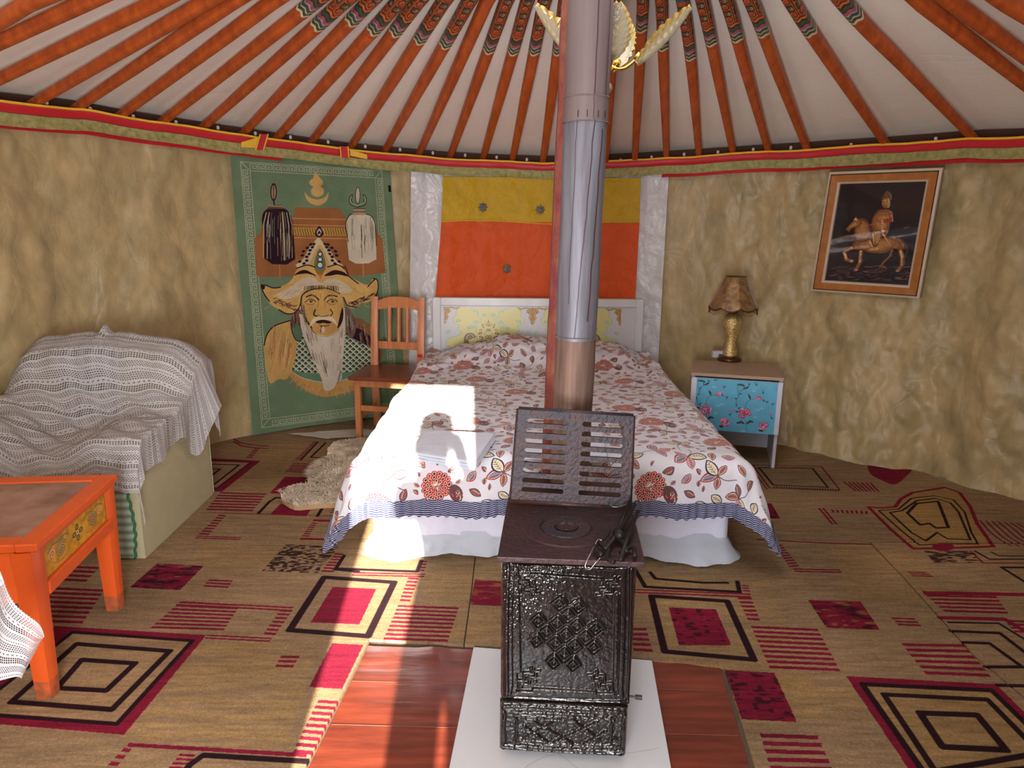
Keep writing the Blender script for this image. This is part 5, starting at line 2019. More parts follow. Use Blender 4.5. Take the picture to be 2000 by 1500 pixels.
def throw(u, v):
    """u 0..1 left arm to right arm and over its side, v 0..1 from behind the back down to the seat front"""
    ua = min(1, u / .93)
    over = max(0, (u - .93) / .07)
    x = LX[0] + (LX[1] - LX[0]) * ua
    k = max(ss(sx1 - .36, sx1 - .12, x), 1 - ss(sx0 + .12, sx0 + .36, x))
    # centre profile (y, z) and arm profile
    C = [(3.67, .74), (3.65, .82), (3.55, .855), (3.41, .80), (3.31, .62), (3.18, .50), (2.98, .465), (2.84, .45), (2.80, .37), (2.795, .29)]
    A = [(3.67, .74), (3.65, .80), (3.54, .83), (3.41, .78), (3.31, .62), (3.20, .555), (3.00, .54), (2.83, .532), (2.795, .43), (2.790, .33)]
    t = v * (len(C) - 1); i = min(len(C) - 2, int(t)); f = t - i
    sp = lambda P, q: np.interp(t, range(len(P)), [p[q] for p in P])
    y = sp(C, 0) * (1 - k) + sp(A, 0) * k
    z = sp(C, 1) * (1 - k) + sp(A, 1) * k
    e = (x - sx0) / (sx1 - sx0)
    z -= (.13 * (max(0, 1 - (min(e, 1 - e)) / .16)) ** 2) * (1 - ss(.35, .5, v)) * (1 if e < .5 else .55)
    # diagonal creases from the seat to the right arm
    z += .012 * math.sin((x * 1.0 + y * 1.4) * 34) * ss(.25, .5, v) * (1 - k * .5) + .010 * fb(x * 7, y * 7, 6)
    y += .006 * math.sin(x * 40 + z * 9) * (1 - ss(.3, .5, v)) - .012 * ss(.8, 1, v) * abs(math.sin(x * 26))
    z += .045 * math.exp(-((u - .46) / .018) ** 2 - ((v - .20) / .05) ** 2)
    drop = 0
    if over > 0:
        drop = over * (.13 + .02 * math.sin(v * 19 + 1) + .20 * (1 - ss(.34, .60, v)))
        z -= drop
        x += .010 * math.sin(v * 40) * over + .012 + .09 * over * math.exp(-((v - .26) / .07) ** 2)
        z += .10 * over * math.exp(-((v - .26) / .07) ** 2)
    return (Vector((x, y, max(z, .04))), ((x + drop) * 2.7, v * 5.6))


_y0 = 2.83
th.grid(lambda u, v: (lambda r: (Vector((r[0].x, _y0 + (r[0].y - _y0) * .92 if r[0].y > _y0 else r[0].y, r[0].z)), r[1]))(throw(u, v)), 130, 110, flip=True)
throw_o = obj('crochet_throw', th, M_CRO, smooth=True)
tag(throw_o, 'white crochet throw spread over the beige sofa', 'throw')
throw_o.name = 'sofa_throw'

# ================================================================== orange table
M_TAB = mat('table_orange', (226, 92, 36), rough=.36, var=.06, vscale=10, bump=.05, coat=.15)
M_TTOP = mat('table_top_stone', (176, 134, 120), rough=.3, vcol=(122, 76, 64), vscale=9, coat=.3, detail=6)
M_WORN = mat('worn_foot', (216, 92, 40), rough=.6, vcol=(120, 80, 54), vscale=34)
L1, L2 = atz(100, 1352, .013), atz(224, 1186, .013)
tz = .515
tA, tB = atz(70, 1064, tz), atz(229, 926, tz)      # right-hand corners of the top
dirY = (tB - tA).normalized(); dirX = Vector((-dirY.y, dirY.x, 0))
ang = math.atan2(-dirX.y, -dirX.x)
LT = (tB - tA).length
TM = Matrix(((-dirX.x * 1, dirY.x, 0, tA.x), (-dirX.y * 1, dirY.y, 0, tA.y), (0, 0, 1, .013), (0, 0, 0, 1)))
TWd = 1.0                                     # local: x 0 = right edge going negative to the left, y along the side
tt = thing('low_table', 'orange painted table with scroll panels and brown marbled top', 'table', TM @ Vector((-TWd / 2, LT / 2, 0)))


def tpart(name, m, c, d, b=.004, par=tt):
    mb = MB(); mb.box(c, d, TM, bev=b)
    return obj(name, mb, m, par)


H_ = tz - .013
for c, d in (((-.03, LT / 2, H_ - .012), (.06, LT, .026)), ((-TWd + .03, LT / 2, H_ - .012), (.06, LT, .026)), ((-TWd / 2, .03, H_ - .012), (TWd - .12, .06, .026)), ((-TWd / 2, LT - .03, H_ - .012), (TWd - .12, .06, .026))):
    tpart('top_frame', M_TAB, c, d)
tpart('top_panel', M_TTOP, (-TWd / 2, LT / 2, H_ - .014), (TWd - .118, LT - .118, .022), .001)
for x in (-.046, -TWd + .046):
    for y in (.035, LT - .035):
        mb = MB(); mb.tube([TM @ Vector((x, y, .06)), TM @ Vector((x, y, H_ - .026))], [.026, .034], 12, sq=True)
        lg = obj('leg', mb, M_TAB, tt, smooth=True, angle=40)
        mb = MB(); mb.tube([TM @ Vector((x, y, 0)), TM @ Vector((x, y, .06))], [.0245, .026], 12, sq=True)
        obj('worn_foot', mb, M_WORN, lg, smooth=True, angle=40)
cs = Cv(900, 280, (196, 140, 34))
cs.a *= (.85 + .3 * vnoise(280, 900, 40, 77))[..., None]
cs.stroke([(6, 6), (894, 6), (894, 274), (6, 274)], 8, (150, 60, 30), True)
for s_ in (-1, 1):
    f = lambda pts: [(450 + s_ * x, y) for x, y in pts]
    cs.stroke(f(spiral((230, 150), 70, 1.4, 3.6, 1)), 24, (150, 70, 40)); cs.stroke(f(spiral((230, 150), 70, 1.4, 3.6, 1)), 15, (96, 120, 100)); cs.stroke(f(spiral((230, 150), 70, 1.4, 3.6, 1)), 4, (220, 200, 130))
    cs.stroke(f(spiral((345, 130), 46, 1.4, .4, -1)), 18, (206, 130, 80)); cs.stroke(f(spiral((345, 130), 46, 1.4, .4, -1)), 5, (236, 206, 150))
    cs.stroke(f(smooth([(120, 80), (170, 60), (250, 70), (330, 60), (400, 90)], 4)), 10, (90, 110, 96))
    cs.stroke(f(smooth([(120, 210), (190, 230), (280, 226), (350, 200)], 4)), 9, (190, 110, 70))
for a in range(4):
    cs.ell((450 + 46 * math.cos(a * PI / 2), 140 + 46 * math.sin(a * PI / 2)), 30, 22, (70, 70, 40), a * PI / 2); cs.ell((450 + 46 * math.cos(a * PI / 2), 140 + 46 * math.sin(a * PI / 2)), 18, 11, (150, 130, 60), a * PI / 2)
cs.ell((450, 140), 20, 20, (230, 190, 90)); cs.ell((450, 140), 8, 8, (120, 60, 30))
IM_SCR = image('table_scrolls', cs)
M_SCR = mat('scroll_panel', img=IM_SCR, rough=.4, bump=.05)


def scroll(xa, ya, xb, yb, z0, z1):
    mb = MB()
    mb.add([TM @ Vector((xa, ya, z0)), TM @ Vector((xb, yb, z0)), TM @ Vector((xb, yb, z1)), TM @ Vector((xa, ya, z1))], [(0, 1, 2, 3)], [(0, 0), (1, 0), (1, 1), (0, 1)])
    obj('scroll_panel', mb, M_SCR, tt)


za, zb = H_ - .165, H_ - .026
scroll(-.022, .07, -.022, LT - .07, za + .02, zb - .012)
scroll(-TWd * .5, .022, -.13, .022, za + .02, zb - .012)
for y0, y1, x in ((.06, LT - .06, -.018), (.06, LT - .06, -TWd + .018)):
    tpart('apron_rail', M_TAB, (x - .006, (y0 + y1) / 2, za), (.028, y1 - y0, .042), .003)
    tpart('apron_rail', M_TAB, (x - .006, (y0 + y1) / 2, zb - .006), (.024, y1 - y0, .014), .002)
    tpart('apron_back', M_TAB, (x - .018, (y0 + y1) / 2, (za + zb) / 2), (.012, y1 - y0, zb - za), .001)
for y in (.018, LT - .018):
    s_ = 1 if y < .1 else -1
    tpart('apron_rail', M_TAB, (-TWd / 2, y + s_ * .006, za), (TWd - .12, .028, .042), .003)
    tpart('apron_rail', M_TAB, (-TWd / 2, y + s_ * .006, zb - .006), (TWd - .12, .024, .014), .002)
    tpart('apron_back', M_TAB, (-TWd / 2, y + s_ * .018, (za + zb) / 2), (TWd - .12, .012, zb - za), .001)
    tpart('apron_post', M_TAB, (-.09, y + s_ * .004, (za + zb) / 2), (.06, .026, zb - za), .002)

# stool beyond the left edge carrying the small crochet cloth
cA = aty(86, 1246, 1.50)
M_STOOL = mat('stool_wood', (150, 84, 46), rough=.5)
st = thing('stool', 'low wooden stool under the white crochet cloth at the near left', 'stool', (cA.x - .56, 1.66, .013))
mb = MB(); mb.box((cA.x - .56, 1.66, .435), (.40, .30, .03), bev=.006); obj('seat', mb, M_STOOL, st)
for x in (-.72, -.56):
    for y in (1.53, 1.75):
        mb = MB(); mb.box((cA.x + x, y, .2165), (.035, .035, .407), bev=.004); obj('leg', mb, M_STOOL, st)
mb = MB()
EX = cA.x - .11                              # stool edge
corner = [aty(-40, 1090, 1.52), aty(-5, 1120, 1.50), aty(30, 1165, 1.49), aty(62, 1212, 1.48), aty(84, 1246, 1.47)]
lowers = [aty(-40, 1330, 1.50), aty(-5, 1322, 1.49), aty(16, 1326, 1.48), aty(38, 1330, 1.47), aty(52, 1312, 1.465)]


def clf(u, v):
    t = u * 4; i = min(3, int(t)); f = t - i
    a = corner[i].lerp(corner[i + 1], f); b = lowers[i].lerp(lowers[i + 1], f)
    if u > .8:
        k = (u - .8) / .2
        b = b.lerp(aty(84, 1250, 1.47), k ** 2)
    p = a.lerp(b, v)
    p.y += .012 * math.sin(u * 9 + v * 2)
    return (p, (u * 1.1, v * 1.1 + .1))


mb.grid(clf, 40, 40, flip=True)
# the part lying on the stool
mb.grid(lambda u, v: (corner[0].lerp(corner[1], .0).lerp(Vector((cA.x - .60, 1.50, .456)), 1 - u * .25) .lerp(Vector((cA.x - .60 + .34 * u, 1.50 + .26 * v, .456)), 1.0), (u, v)), 10, 10)
mb.grid(lambda u, v: ((Vector((cA.x - .60 + .34 * u, 1.49, .456))).lerp(clf(u * .35, 0)[0], v), (u * .4, v * .4)), 16, 8, flip=True)
clo = obj('crochet_cloth', mb, M_CRO, smooth=True)
tag(clo, 'corner of a white crochet cloth hanging before the orange table leg', 'cloth')

# ================================================================== nightstand
M_NS = mat('nightstand_top', (170, 146, 124), rough=.45, var=.07, vscale=5, stretch=(1, 6, 1))
M_NW = mat('nightstand_white', (198, 196, 208), rough=.45)
nL, nR = atz(1352, 727, .545), atz(1530, 738, .545)
nx = (nR - nL).normalized(); ny = Vector((-nx.y, nx.x, 0))
NWD = (nR - nL).length
NM = Matrix(((nx.x, ny.x, 0, nL.x), (nx.y, ny.y, 0, nL.y), (0, 0, 1, .013), (0, 0, 0, 1)))
ns = thing('nightstand', 'white nightstand with blue peony-print front beside the bed', 'nightstand', NM @ Vector((NWD / 2, .18, 0)))
ND, NH_ = .37, .532
for c, d, nm, m in (((NWD / 2, ND / 2, NH_ - .009), (NWD + .01, ND + .01, .018), 'top', M_NS), ((.009, ND / 2 + .004, (NH_ - .02) / 2), (.018, ND - .008, NH_ - .02), 'side_panel', M_NW), ((NWD - .009, ND / 2 + .004, (NH_ - .02) / 2), (.018, ND - .008, NH_ - .02), 'side_panel', M_NW),
                    ((NWD / 2, ND / 2, .225), (NWD - .036, ND - .02, .016), 'shelf', M_NW), ((NWD / 2, ND - .008, .34), (NWD - .036, .012, .36), 'back_panel', M_NW), ((NWD / 2, ND - .02, .06), (NWD - .036, .014, .09), 'kick_rail', M_NW)):
    mb = MB(); mb.box(c, d, NM, bev=.0015); obj(nm, mb, m, ns)
NC = [(170, 225), (1150, 275), (1130, 975), (130, 910)]
cn = Cv(760, 520, (96, 176, 212), hom([(98, 225), (1238, 285), (1185, 975), (62, 905)], [(0, 0), (760, 0), (760, 520), (0, 520)]))
cn.a *= (.96 + .08 * vnoise(520, 760, 60, 81))[..., None]
rs = random.Random(5)


def peony(c, r):
    for k in range(26):
        a, q = rs.uniform(0, 6.28), rs.uniform(.2, .95) * r
        p = (c[0] + q * math.cos(a), c[1] + q * .85 * math.sin(a))
        cn.ell(p, r * .26, r * .17, rs.choice([(206, 70, 130), (190, 50, 110), (226, 130, 170), (150, 50, 100)]), a + 1.57)
        cn.ell(p, r * .13, r * .06, (240, 200, 214), a + 1.57)
    for k in range(6):
        a = rs.uniform(0, 6.28)
        cn.ell((c[0] + r * .2 * math.cos(a), c[1] + r * .2 * math.sin(a)), r * .12, r * .09, rs.choice([(150, 40, 80), (240, 190, 200)]), a)


def twig(pts, lv=True):
    cn.stroke(smooth(pts, 4), 3.2, (44, 74, 84))
    if lv:
        for p in smooth(pts, 2)[1::2]:
            a = rs.uniform(0, 6)
            cn.ell((p[0] + 16 * math.cos(a), p[1] + 16 * math.sin(a)), 18, 7, (46, 72, 74), a)


for ox, oy in ((0, 0), (495, 45)):
    o = lambda pts: [(x + ox, y + oy) for x, y in pts]
    twig(o([(340, 250), (290, 310), (220, 350), (190, 430), (165, 480), (175, 560), (210, 610)])); twig(o([(175, 260), (180, 340), (190, 420)]), False)
    twig(o([(275, 590), (290, 520), (330, 470), (390, 455), (430, 440)]), False); twig(o([(310, 400), (330, 450)])); twig(o([(385, 240), (430, 265)])); twig(o([(490, 330), (505, 380)])); twig(o([(470, 465), (520, 470), (545, 520)]))
    for (x, y, a) in ((240, 275, .4), (290, 310, -.5), (210, 270, .1), (330, 430, 1.2), (200, 775, -.1), (240, 770, .6), (320, 770, -.5), (350, 755, .3), (180, 630, .2)):
        cn.ell((x + ox, y + oy), 34, 13, (50, 74, 80), a)
    cn.stroke([(290 + ox, 735 + oy), (290 + ox, 830 + oy), (300 + ox, 890 + oy)], 3, (44, 74, 84))
    peony((270 + ox, 655 + oy), 88); peony((508 + ox, 815 + oy), 74); peony((440 + ox, 440 + oy), 40)
    cn.ell((475 + ox, 875 + oy), 30, 14, (46, 64, 78), .2)
    for (x, y) in ((400, 700), (430, 600), (380, 350), (250, 885), (480, 580)):
        cn.ell((x + ox, y + oy), 30, 14, (140, 200, 214), al=.7)
twig([(1140, 540), (1110, 590)]); twig([(1085, 700), (1100, 770)]); twig([(600, 680), (590, 740)])
for (x, y) in ((575, 665), (640, 665), (1090, 705)):
    cn.ell((x, y), 20, 12, (190, 110, 170))
# pale margins left and right are part of the board
T0 = cn.T; cn.T = lambda p: p
for x0, x1 in ((0, 44), (722, 760)):
    cn.poly([(x0, 0), (x1, 0), (x1, 520), (x0, 520)], (204, 206, 224))
cn.T = T0
IM_NS = image('peony_print', cn)
mb = MB()
z0n, z1n = .205, NH_ - .026
mb.box((NWD / 2, -.008, (z0n + z1n) / 2), (NWD, .016, z1n - z0n), NM, bev=.001)
M_NF = mat('peony_front', img=IM_NS, rough=.4, ext='EXTEND')
dr = obj('door', mb, M_NW, ns)
mb = MB()
mb.grid(lambda u, v: (NM @ Vector((NWD * u, -.0172, z0n + (z1n - z0n) * v)), (u, v)), 1, 1)
obj('peony_sheet', mb, M_NF, dr)

# ------------------------------------------------------------------ table lamp
lb = atz(1427, 706, .545)
sc_ = lb.y / F * 1.02
M_GOLDM = mat('gold_mosaic', (170, 130, 66), rough=.22, metal=.7, vcol=(240, 220, 160), vscale=150, detail=1, bump=.5, bscale=150)
M_BRO = mat('lamp_bronze', (84, 52, 32), rough=.3, metal=.5)
M_SHADE = mat('lamp_shade', (92, 60, 40), rough=.4, metal=.25, vcol=(158, 122, 70), vscale=34, bump=.2, bscale=60, sheen=.3, detail=6)
zl = .547
lp = thing('table_lamp', 'gold mosaic table lamp with brown fringed shade on the nightstand', 'lamp', (lb.x, lb.y + .03, zl))
lc = (lb.x, lb.y + .03, zl)
mb = MB(); mb.lathe([(.001, 0), (.072, 0), (.074, .010), (.062, .022), (.045, .030), (.001, .032)], 32, lc); obj('base', mb, M_BRO, lp, smooth=True)
mb = MB(); mb.lathe([(.040, .028), (.043, .045), (.034, .085), (.030, .11), (.036, .15), (.048, .19), (.056, .225), (.055, .250), (.044, .275), (.030, .288), (.024, .292), (.001, .293)], 32, lc); obj('body', mb, M_GOLDM, lp, smooth=True)
mb = MB(); mb.lathe([(.024, .29), (.032, .298), (.034, .306), (.024, .310), (.012, .318), (.012, .39), (.001, .392)], 24, lc, fn=lambda r, z, a, i: (r * (1 + (.12 * math.cos(8 * a) if i in (1, 2) else 0)), z)); obj('neck', mb, M_BRO, lp, smooth=True)
shp = [(.148, .325), (.150, .338), (.132, .365), (.108, .41), (.086, .46), (.070, .505), (.064, .512)]
mb = MB(); mb.lathe(shp, 96, lc, fn=lambda r, z, a, i: (r * (1 - (.05 * abs(math.sin(4 * a)) if i < 5 else .02 * abs(math.sin(4 * a)))), z - (.018 * abs(math.sin(4 * a)) * (1 if i == 0 else .5 if i == 1 else 0)) + (.006 if i == 0 else 0)))
obj('shade', mb, M_SHADE, lp, smooth=True)
mb = MB()
for k in range(110):
    a = 2 * PI * k / 110
    r = .148 * (1 - .05 * abs(math.sin(4 * a)))
    z = .331 - .018 * abs(math.sin(4 * a))
    p = Vector(lc) + Vector((r * math.cos(a), r * math.sin(a), z))
    mb.tube([p, p + Vector((0, 0, -.016 - .008 * (k % 2)))], .0011, 4)
    if k % 2 == 0:
        mb.tube([p + Vector((0, 0, -.022)), p + Vector((0, 0, -.027))], .0022, 5)
o = obj('bead_fringe', mb, M_BRO, lp); o['kind'] = 'stuff'
mb = MB(); mb.tube([Vector(lc) + Vector((.149 * (1 - .05 * abs(math.sin(4 * a))) * math.cos(a), .149 * (1 - .05 * abs(math.sin(4 * a))) * math.sin(a), .333 - .018 * abs(math.sin(4 * a)))) for a in [2 * PI * k / 96 for k in range(97)]], .004, 6, cap=False); obj('trim_braid', mb, M_BRO, lp, smooth=True)
# socket block behind the lamp
sb = atz(1403, 697, .545)
pb_ = thing('power_strip', 'small white socket block behind the table lamp', 'power strip', (sb.x - .01, sb.y - .03, zl))
mb = MB(); mb.box((sb.x - .01, sb.y - .03, zl + .022), (.075, .04, .042), bev=.004); obj('housing', mb, M_NW, pb_)
mb = MB(); mb.box((sb.x + .005, sb.y - .051, zl + .018), (.034, .004, .014)); obj('socket', mb, M_GROOVE, pb_)

# ================================================================== iron stove
so = aty(970, 1370, 1.69)
sA = math.radians(-3.5)
SMx = Matrix.Translation((so.x, 1.70, .0165)) @ Matrix.Rotation(sA, 4, 'Z')
sI = SMx.inverted()


def sl_(px, py, ly):                         # stove-frame point on the plane local y = ly
    n = SMx.to_3x3() @ Vector((0, 1, 0))
    return sI @ atplane(px, py, SMx @ Vector((0, ly, 0)), n)


tl_, tr_ = sl_(986, 1090, 0), sl_(1250, 1102, 0)
bl_, br_ = sl_(969, 1368, 0), sl_(1226, 1386, 0)
SX0, SX1 = (tl_.x + bl_.x) / 2, (tr_.x + br_.x) / 2
SWd, SZM, SZT = SX1 - SX0, (bl_.z + br_.z) / 2, (tl_.z + tr_.z) / 2
M_IRON = mat('black_enamel', (14, 12, 14), rough=.22, vcol=(48, 34, 30), vscale=24, coat=.1, bump=.55, bscale=46, spec=.8, detail=6, bump2=(14, .25))
M_IRONR = mat('black_enamel_relief', (10, 9, 11), rough=.16, vcol=(30, 22, 22), vscale=14, coat=0.0, bump=.22, bscale=70, spec=.9, detail=6)
M_PLATE = mat('rusty_plate', (70, 44, 42), rough=.45, vcol=(46, 34, 38), vscale=9, bump=.3, bscale=60, metal=.2, detail=7)
M_CAST = mat('cast_grate', (44, 44, 54), rough=.5, vcol=(66, 46, 44), vscale=16, bump=.4, bscale=90, metal=.3)
M_SLIT = mat('slit_dark', (22, 18, 18), rough=.95)  # even near-black for the collar slits
sv = thing('stove', 'black embossed iron wood stove with rusty hot plate and raised grate', 'stove', SMx @ Vector((SX0 + SWd / 2, .28, 0)))


def spart(name, m, c, d, b=.004, seg=2, par=None):
    mb = MB(); mb.box(c, d, SMx, bev=b, seg=seg)
    return obj(name, mb, m, par or sv)


SDp = .535
xm = SX0 + SWd / 2
spart('body', M_IRON, (xm, SDp / 2 + .01, (SZM + SZT) / 2 + .002), (SWd, SDp, SZT - SZM - .004), .012)
spart('ash_box', M_IRON, (xm - .002, SDp / 2 + .008, SZM / 2 + .012), (SWd - .004, SDp, SZM - .030), .01)
for dx in (.03, SWd - .03):
    for dy in (.05, SDp - .05):
        spart('foot', M_IRON, (SX0 + dx, dy, .008), (.03, .03, .016), .002)


class Hc(Cv):
    pass


def relief(name, hc, x0, x1, z0, z1, nx, nz, amp, yoff=0):
    h = hc.a[..., 0].copy()
    for _ in range(2):                       # soften
        h[1:-1, 1:-1] = (h[1:-1, 1:-1] * 4 + h[:-2, 1:-1] + h[2:, 1:-1] + h[1:-1, :-2] + h[1:-1, 2:]) / 8
    Hh, Ww = h.shape
    mb = MB()

    def f(u, v):
        X, Y = min(Ww - 1, int(u * (Ww - 1))), min(Hh - 1, int((1 - v) * (Hh - 1)))
        e = min(u, 1 - u, v * 1.1, (1 - v) * 1.1)
        rim = -.014 * (1 - min(1, e / .035)) ** 2
        return SMx @ Vector((x0 + (x1 - x0) * u, yoff - rim - h[Y, X] * amp, z0 + (z1 - z0) * v))
    mb.grid(f, nx, nz)
    return obj(name, mb, M_IRONR, sv, smooth=True)


PW, PH = 420, 520
hcv = Hc(PW, PH, (0, 0, 0), hom([(105, 50), (1365, 105), (1245, 1420), (30, 1340)], [(0, 0), (PW, 0), (PW, PH), (0, PH)]))
G1, G2 = (1, 1, 1), (.7, .7, .7)


def rr_(x0, y0, x1, y1, w, r=60, col=G1):
    sk_ = lambda x, y: (x - (y - 700) * .062, y + (x - 700) * .04)
    p = [(x0 + r, y0), (x1 - r, y0), (x1, y0 + r), (x1, y1 - r), (x1 - r, y1), (x0 + r, y1), (x0, y1 - r), (x0, y0 + r)]
    hcv.stroke([sk_(*q) for q in smooth(p, 3, True)], w, col, True)


rr_(130, 60, 1270, 1360, 9, 70)
rr_(205, 130, 1195, 1290, 15, 70)
for c in ((660, 140), (720, 1290)):
    pass
for (a, b) in (((235, 330), (215, 1080)), ((1165, 380), (1120, 1150)), ((380, 190), (1030, 245)), ((350, 1250), (920, 1290))):
    hcv.stroke([a, b], 13, G1)
ca7, sa7 = math.cos(math.radians(-37)), math.sin(math.radians(-37))


def sqr(c, r, w, col=G1):
    p = [(c[0] + x * ca7 - y * sa7, c[1] + x * sa7 + y * ca7) for x, y in ((-r, -r), (r, -r), (r, r), (-r, r))]
    hcv.stroke(p, w, col, True)


# endless knot: a 45-degree lattice of looped squares
D_ = 130
base = (672, 745)
ux = (D_ * ca7, D_ * sa7); uy = (-D_ * sa7, D_ * ca7)
for i in (-1, 0, 1):
    for j in (-1, 0, 1):
        c = (base[0] + ux[0] * i + uy[0] * j, base[1] + ux[1] * i + uy[1] * j)
        sqr(c, 40, 7)
        sqr(c, 14, 6, G2)
for s_ in (-1.5, -.5, .5, 1.5):
    for e0, e1 in ((-2.1, 2.1),):
        a = (base[0] + ux[0] * s_ + uy[0] * e0, base[1] + ux[1] * s_ + uy[1] * e0); b = (base[0] + ux[0] * s_ + uy[0] * e1, base[1] + ux[1] * s_ + uy[1] * e1)
        hcv.stroke([a, b], 5, G2)
        a = (base[0] + ux[0] * e0 + uy[0] * s_, base[1] + ux[1] * e0 + uy[1] * s_); b = (base[0] + ux[0] * e1 + uy[0] * s_, base[1] + ux[1] * e1 + uy[1] * s_)
        hcv.stroke([a, b], 5, G2)
for i, j in ((-2, -1), (-2, 1), (2, -1), (2, 1), (-1, -2), (1, -2), (-1, 2), (1, 2)):
    c = (base[0] + ux[0] * i * .98 + uy[0] * j * .98, base[1] + ux[1] * i * .98 + uy[1] * j * .98)
    sqr(c, 52, 6); sqr(c, 26, 6)
for cx_, cy_, mx_, my_ in ((300, 1140, 1, 1), (1085, 320, -1, -1), (975, 1180, -1, 1), (330, 300, 1, -1)):
    o = lambda pts: [(cx_ + mx_ * x, cy_ + my_ * y) for x, y in pts]
    hcv.stroke(o([(-110, 90), (-110, 20), (-40, 20), (-40, -50), (30, -50), (30, -90)]), 7, G1)
    hcv.stroke(o([(-70, 90), (-70, 55), (10, 55), (10, -10), (70, -10), (70, -60), (110, -60)]), 7, G1)
    for q in ((0, 0), (60, 40), (-60, 60), (50, -70)):
        hcv.ell(o([q])[0], 16, 14, G2)
nz_ = vnoise(PH, PW, 7, 301) * .6 + vnoise(PH, PW, 3.5, 302) * .4
gx, gy = np.meshgrid(np.linspace(0, 1, PW), np.linspace(0, 1, PH))
wgt = np.clip(1.1 - (gx * 1.5 + gy * 1.25), 0, 1)
hcv.a[..., 0] += np.abs(nz_ - .5) * 2.2 * wgt + (nz_ - .5) * .10
relief('fire_door', hcv, SX0 + .001, SX1 - .001, SZM + .004, SZT - .004, 210, 260, .0085, .008)
hcv = Hc(420, 200, (0, 0, 0))
hcv.stroke(smooth([(40, 22), (380, 22), (402, 50), (402, 150), (380, 180), (40, 180), (18, 150), (18, 50)], 4, True), 7, G1, True)
hcv.stroke(smooth([(75, 45), (350, 45), (365, 70), (365, 130), (350, 156), (75, 156), (58, 130), (58, 70)], 4, True), 6, G1, True)
for a, b in (((100, 60), (240, 150)), ((240, 55), (330, 130)), ((80, 140), (200, 55)), ((180, 150), (320, 60)), ((80, 90), (160, 150)), ((280, 150), (350, 95))):
    hcv.stroke([a, b], 6, G1)
hcv.stroke([(150, 58), (190, 58)], 8, G1); hcv.stroke([(90, 60), (120, 60)], 8, G1)
hcv.ell((372, 128), 12, 12, G1, w=5)
hcv.a[..., 0] += (vnoise(200, 420, 6, 311) - .5) * .35
relief('ash_drawer', hcv, SX0 - .001, SX1 - .003, .018, SZM - .003, 160, 76, .0080, .006)
mb = MB(); mb.tube([SMx @ Vector((SX1 - .002, .02, SZM + .022)), SMx @ Vector((SX1 + .014, .018, SZM + .022))], .0028, 8); mb.tube([SMx @ Vector((SX1 + .014, .018, SZM + .022)), SMx @ Vector((SX1 + .032, .016, SZM + .022))], .0065, 10)
obj('latch_knob', mb, M_CAST, sv, smooth=True, angle=40)
# hot plate, rings
pz = SZT + .002
spart('hot_plate', M_PLATE, (xm + .004, SDp / 2 + .0, pz + .007), (SWd + .022, SDp + .05, .014), .002)
rc = sI @ atz(1106, 1032, .0165 + pz + .014)
for r0, r1, dz, nm, m in ((.118, .070, .0015, 'ring', M_PLATE), (.067, .030, .0028, 'ring', M_CAST), (.0285, .0, -.004, 'lid_recess', M_PLATE)):
    mb = MB()
    if r1 > 0:
        mb.lathe([(r0, 0), (r0 - .003, dz + .002), (r1 + .003, dz + .002), (r1, 0)], 48, (0, 0, 0))
    else:
        mb.lathe([(r0, .005), (r0 * .8, .001), (.001, .001)], 32, (0, 0, 0))
    mb.xf(SMx @ Matrix.Translation((rc.x, rc.y, pz + .0142)))
    obj(nm, mb, m, sv, smooth=True, angle=35)
mb = MB(); mb.box((rc.x, rc.y, pz + .019), (.008, .046, .005), SMx, bev=.001); obj('lid_bar', mb, M_PLATE, sv)
for k in range(3):                           # thin sheet seams of the plate
    mb = MB(); mb.box((xm - .06 + .10 * k, rc.y + .125, pz + .0148), (.085, .05, .0016), SMx, bev=.0005); obj('plate_patch', mb, (M_PLATE, M_CAST, M_PLATE)[k], sv)
# raised grate
gn = SMx.to_3x3() @ Vector((0, 1, 0))
gp0 = SMx @ Vector((0, .31, 0))
GQ = [atplane(1013, 798, gp0 + gn * .03, gn), atplane(1237, 812, gp0 + gn * .03, gn), atplane(1230, 990, gp0, gn), atplane(998, 976, gp0, gn)]
gnn = (GQ[1] - GQ[0]).cross(GQ[3] - GQ[0]).normalized()
if gnn.y > 0:
    gnn = -gnn


def gpt(u, v, d=0):
    return GQ[0].lerp(GQ[1], u).lerp(GQ[3].lerp(GQ[2], u), v) + gnn * d


# one casting with rounded slots, cut as a 2-d outline with holes through a fine cell mask
gw, gh = (GQ[1] - GQ[0]).length, (GQ[3] - GQ[0]).length
NU, NV = 110, 96


def solid(u, v):
    x, y = u * gw, v * gh
    if y < .018:
        return True
    n = 8
    p = (gh - .022 - .016) / n
    k = int((y - .018) / p)
    if k >= n:
        return True
    yc = .018 + p * (k + .5)
    for xa, xb in ((.026, gw / 2 - .020), (gw / 2 + .020, gw - .026)):
        hw = p * .235
        if xa < x < xb:
            cxn = min(max(x, xa + hw), xb - hw)
            if math.hypot(x - cxn, y - yc) < hw:
                return False
    return True


msk = [[solid((i + .5) / NU, (j + .5) / NV) for i in range(NU)] for j in range(NV)]
V, Fc, idx = [], [], {}


def gv(i, j, s_):
    k = (i, j, s_)
    if k not in idx:
        idx[k] = len(V); V.append(gpt(i / NU, j / NV, .006 if s_ else -.006))
    return idx[k]


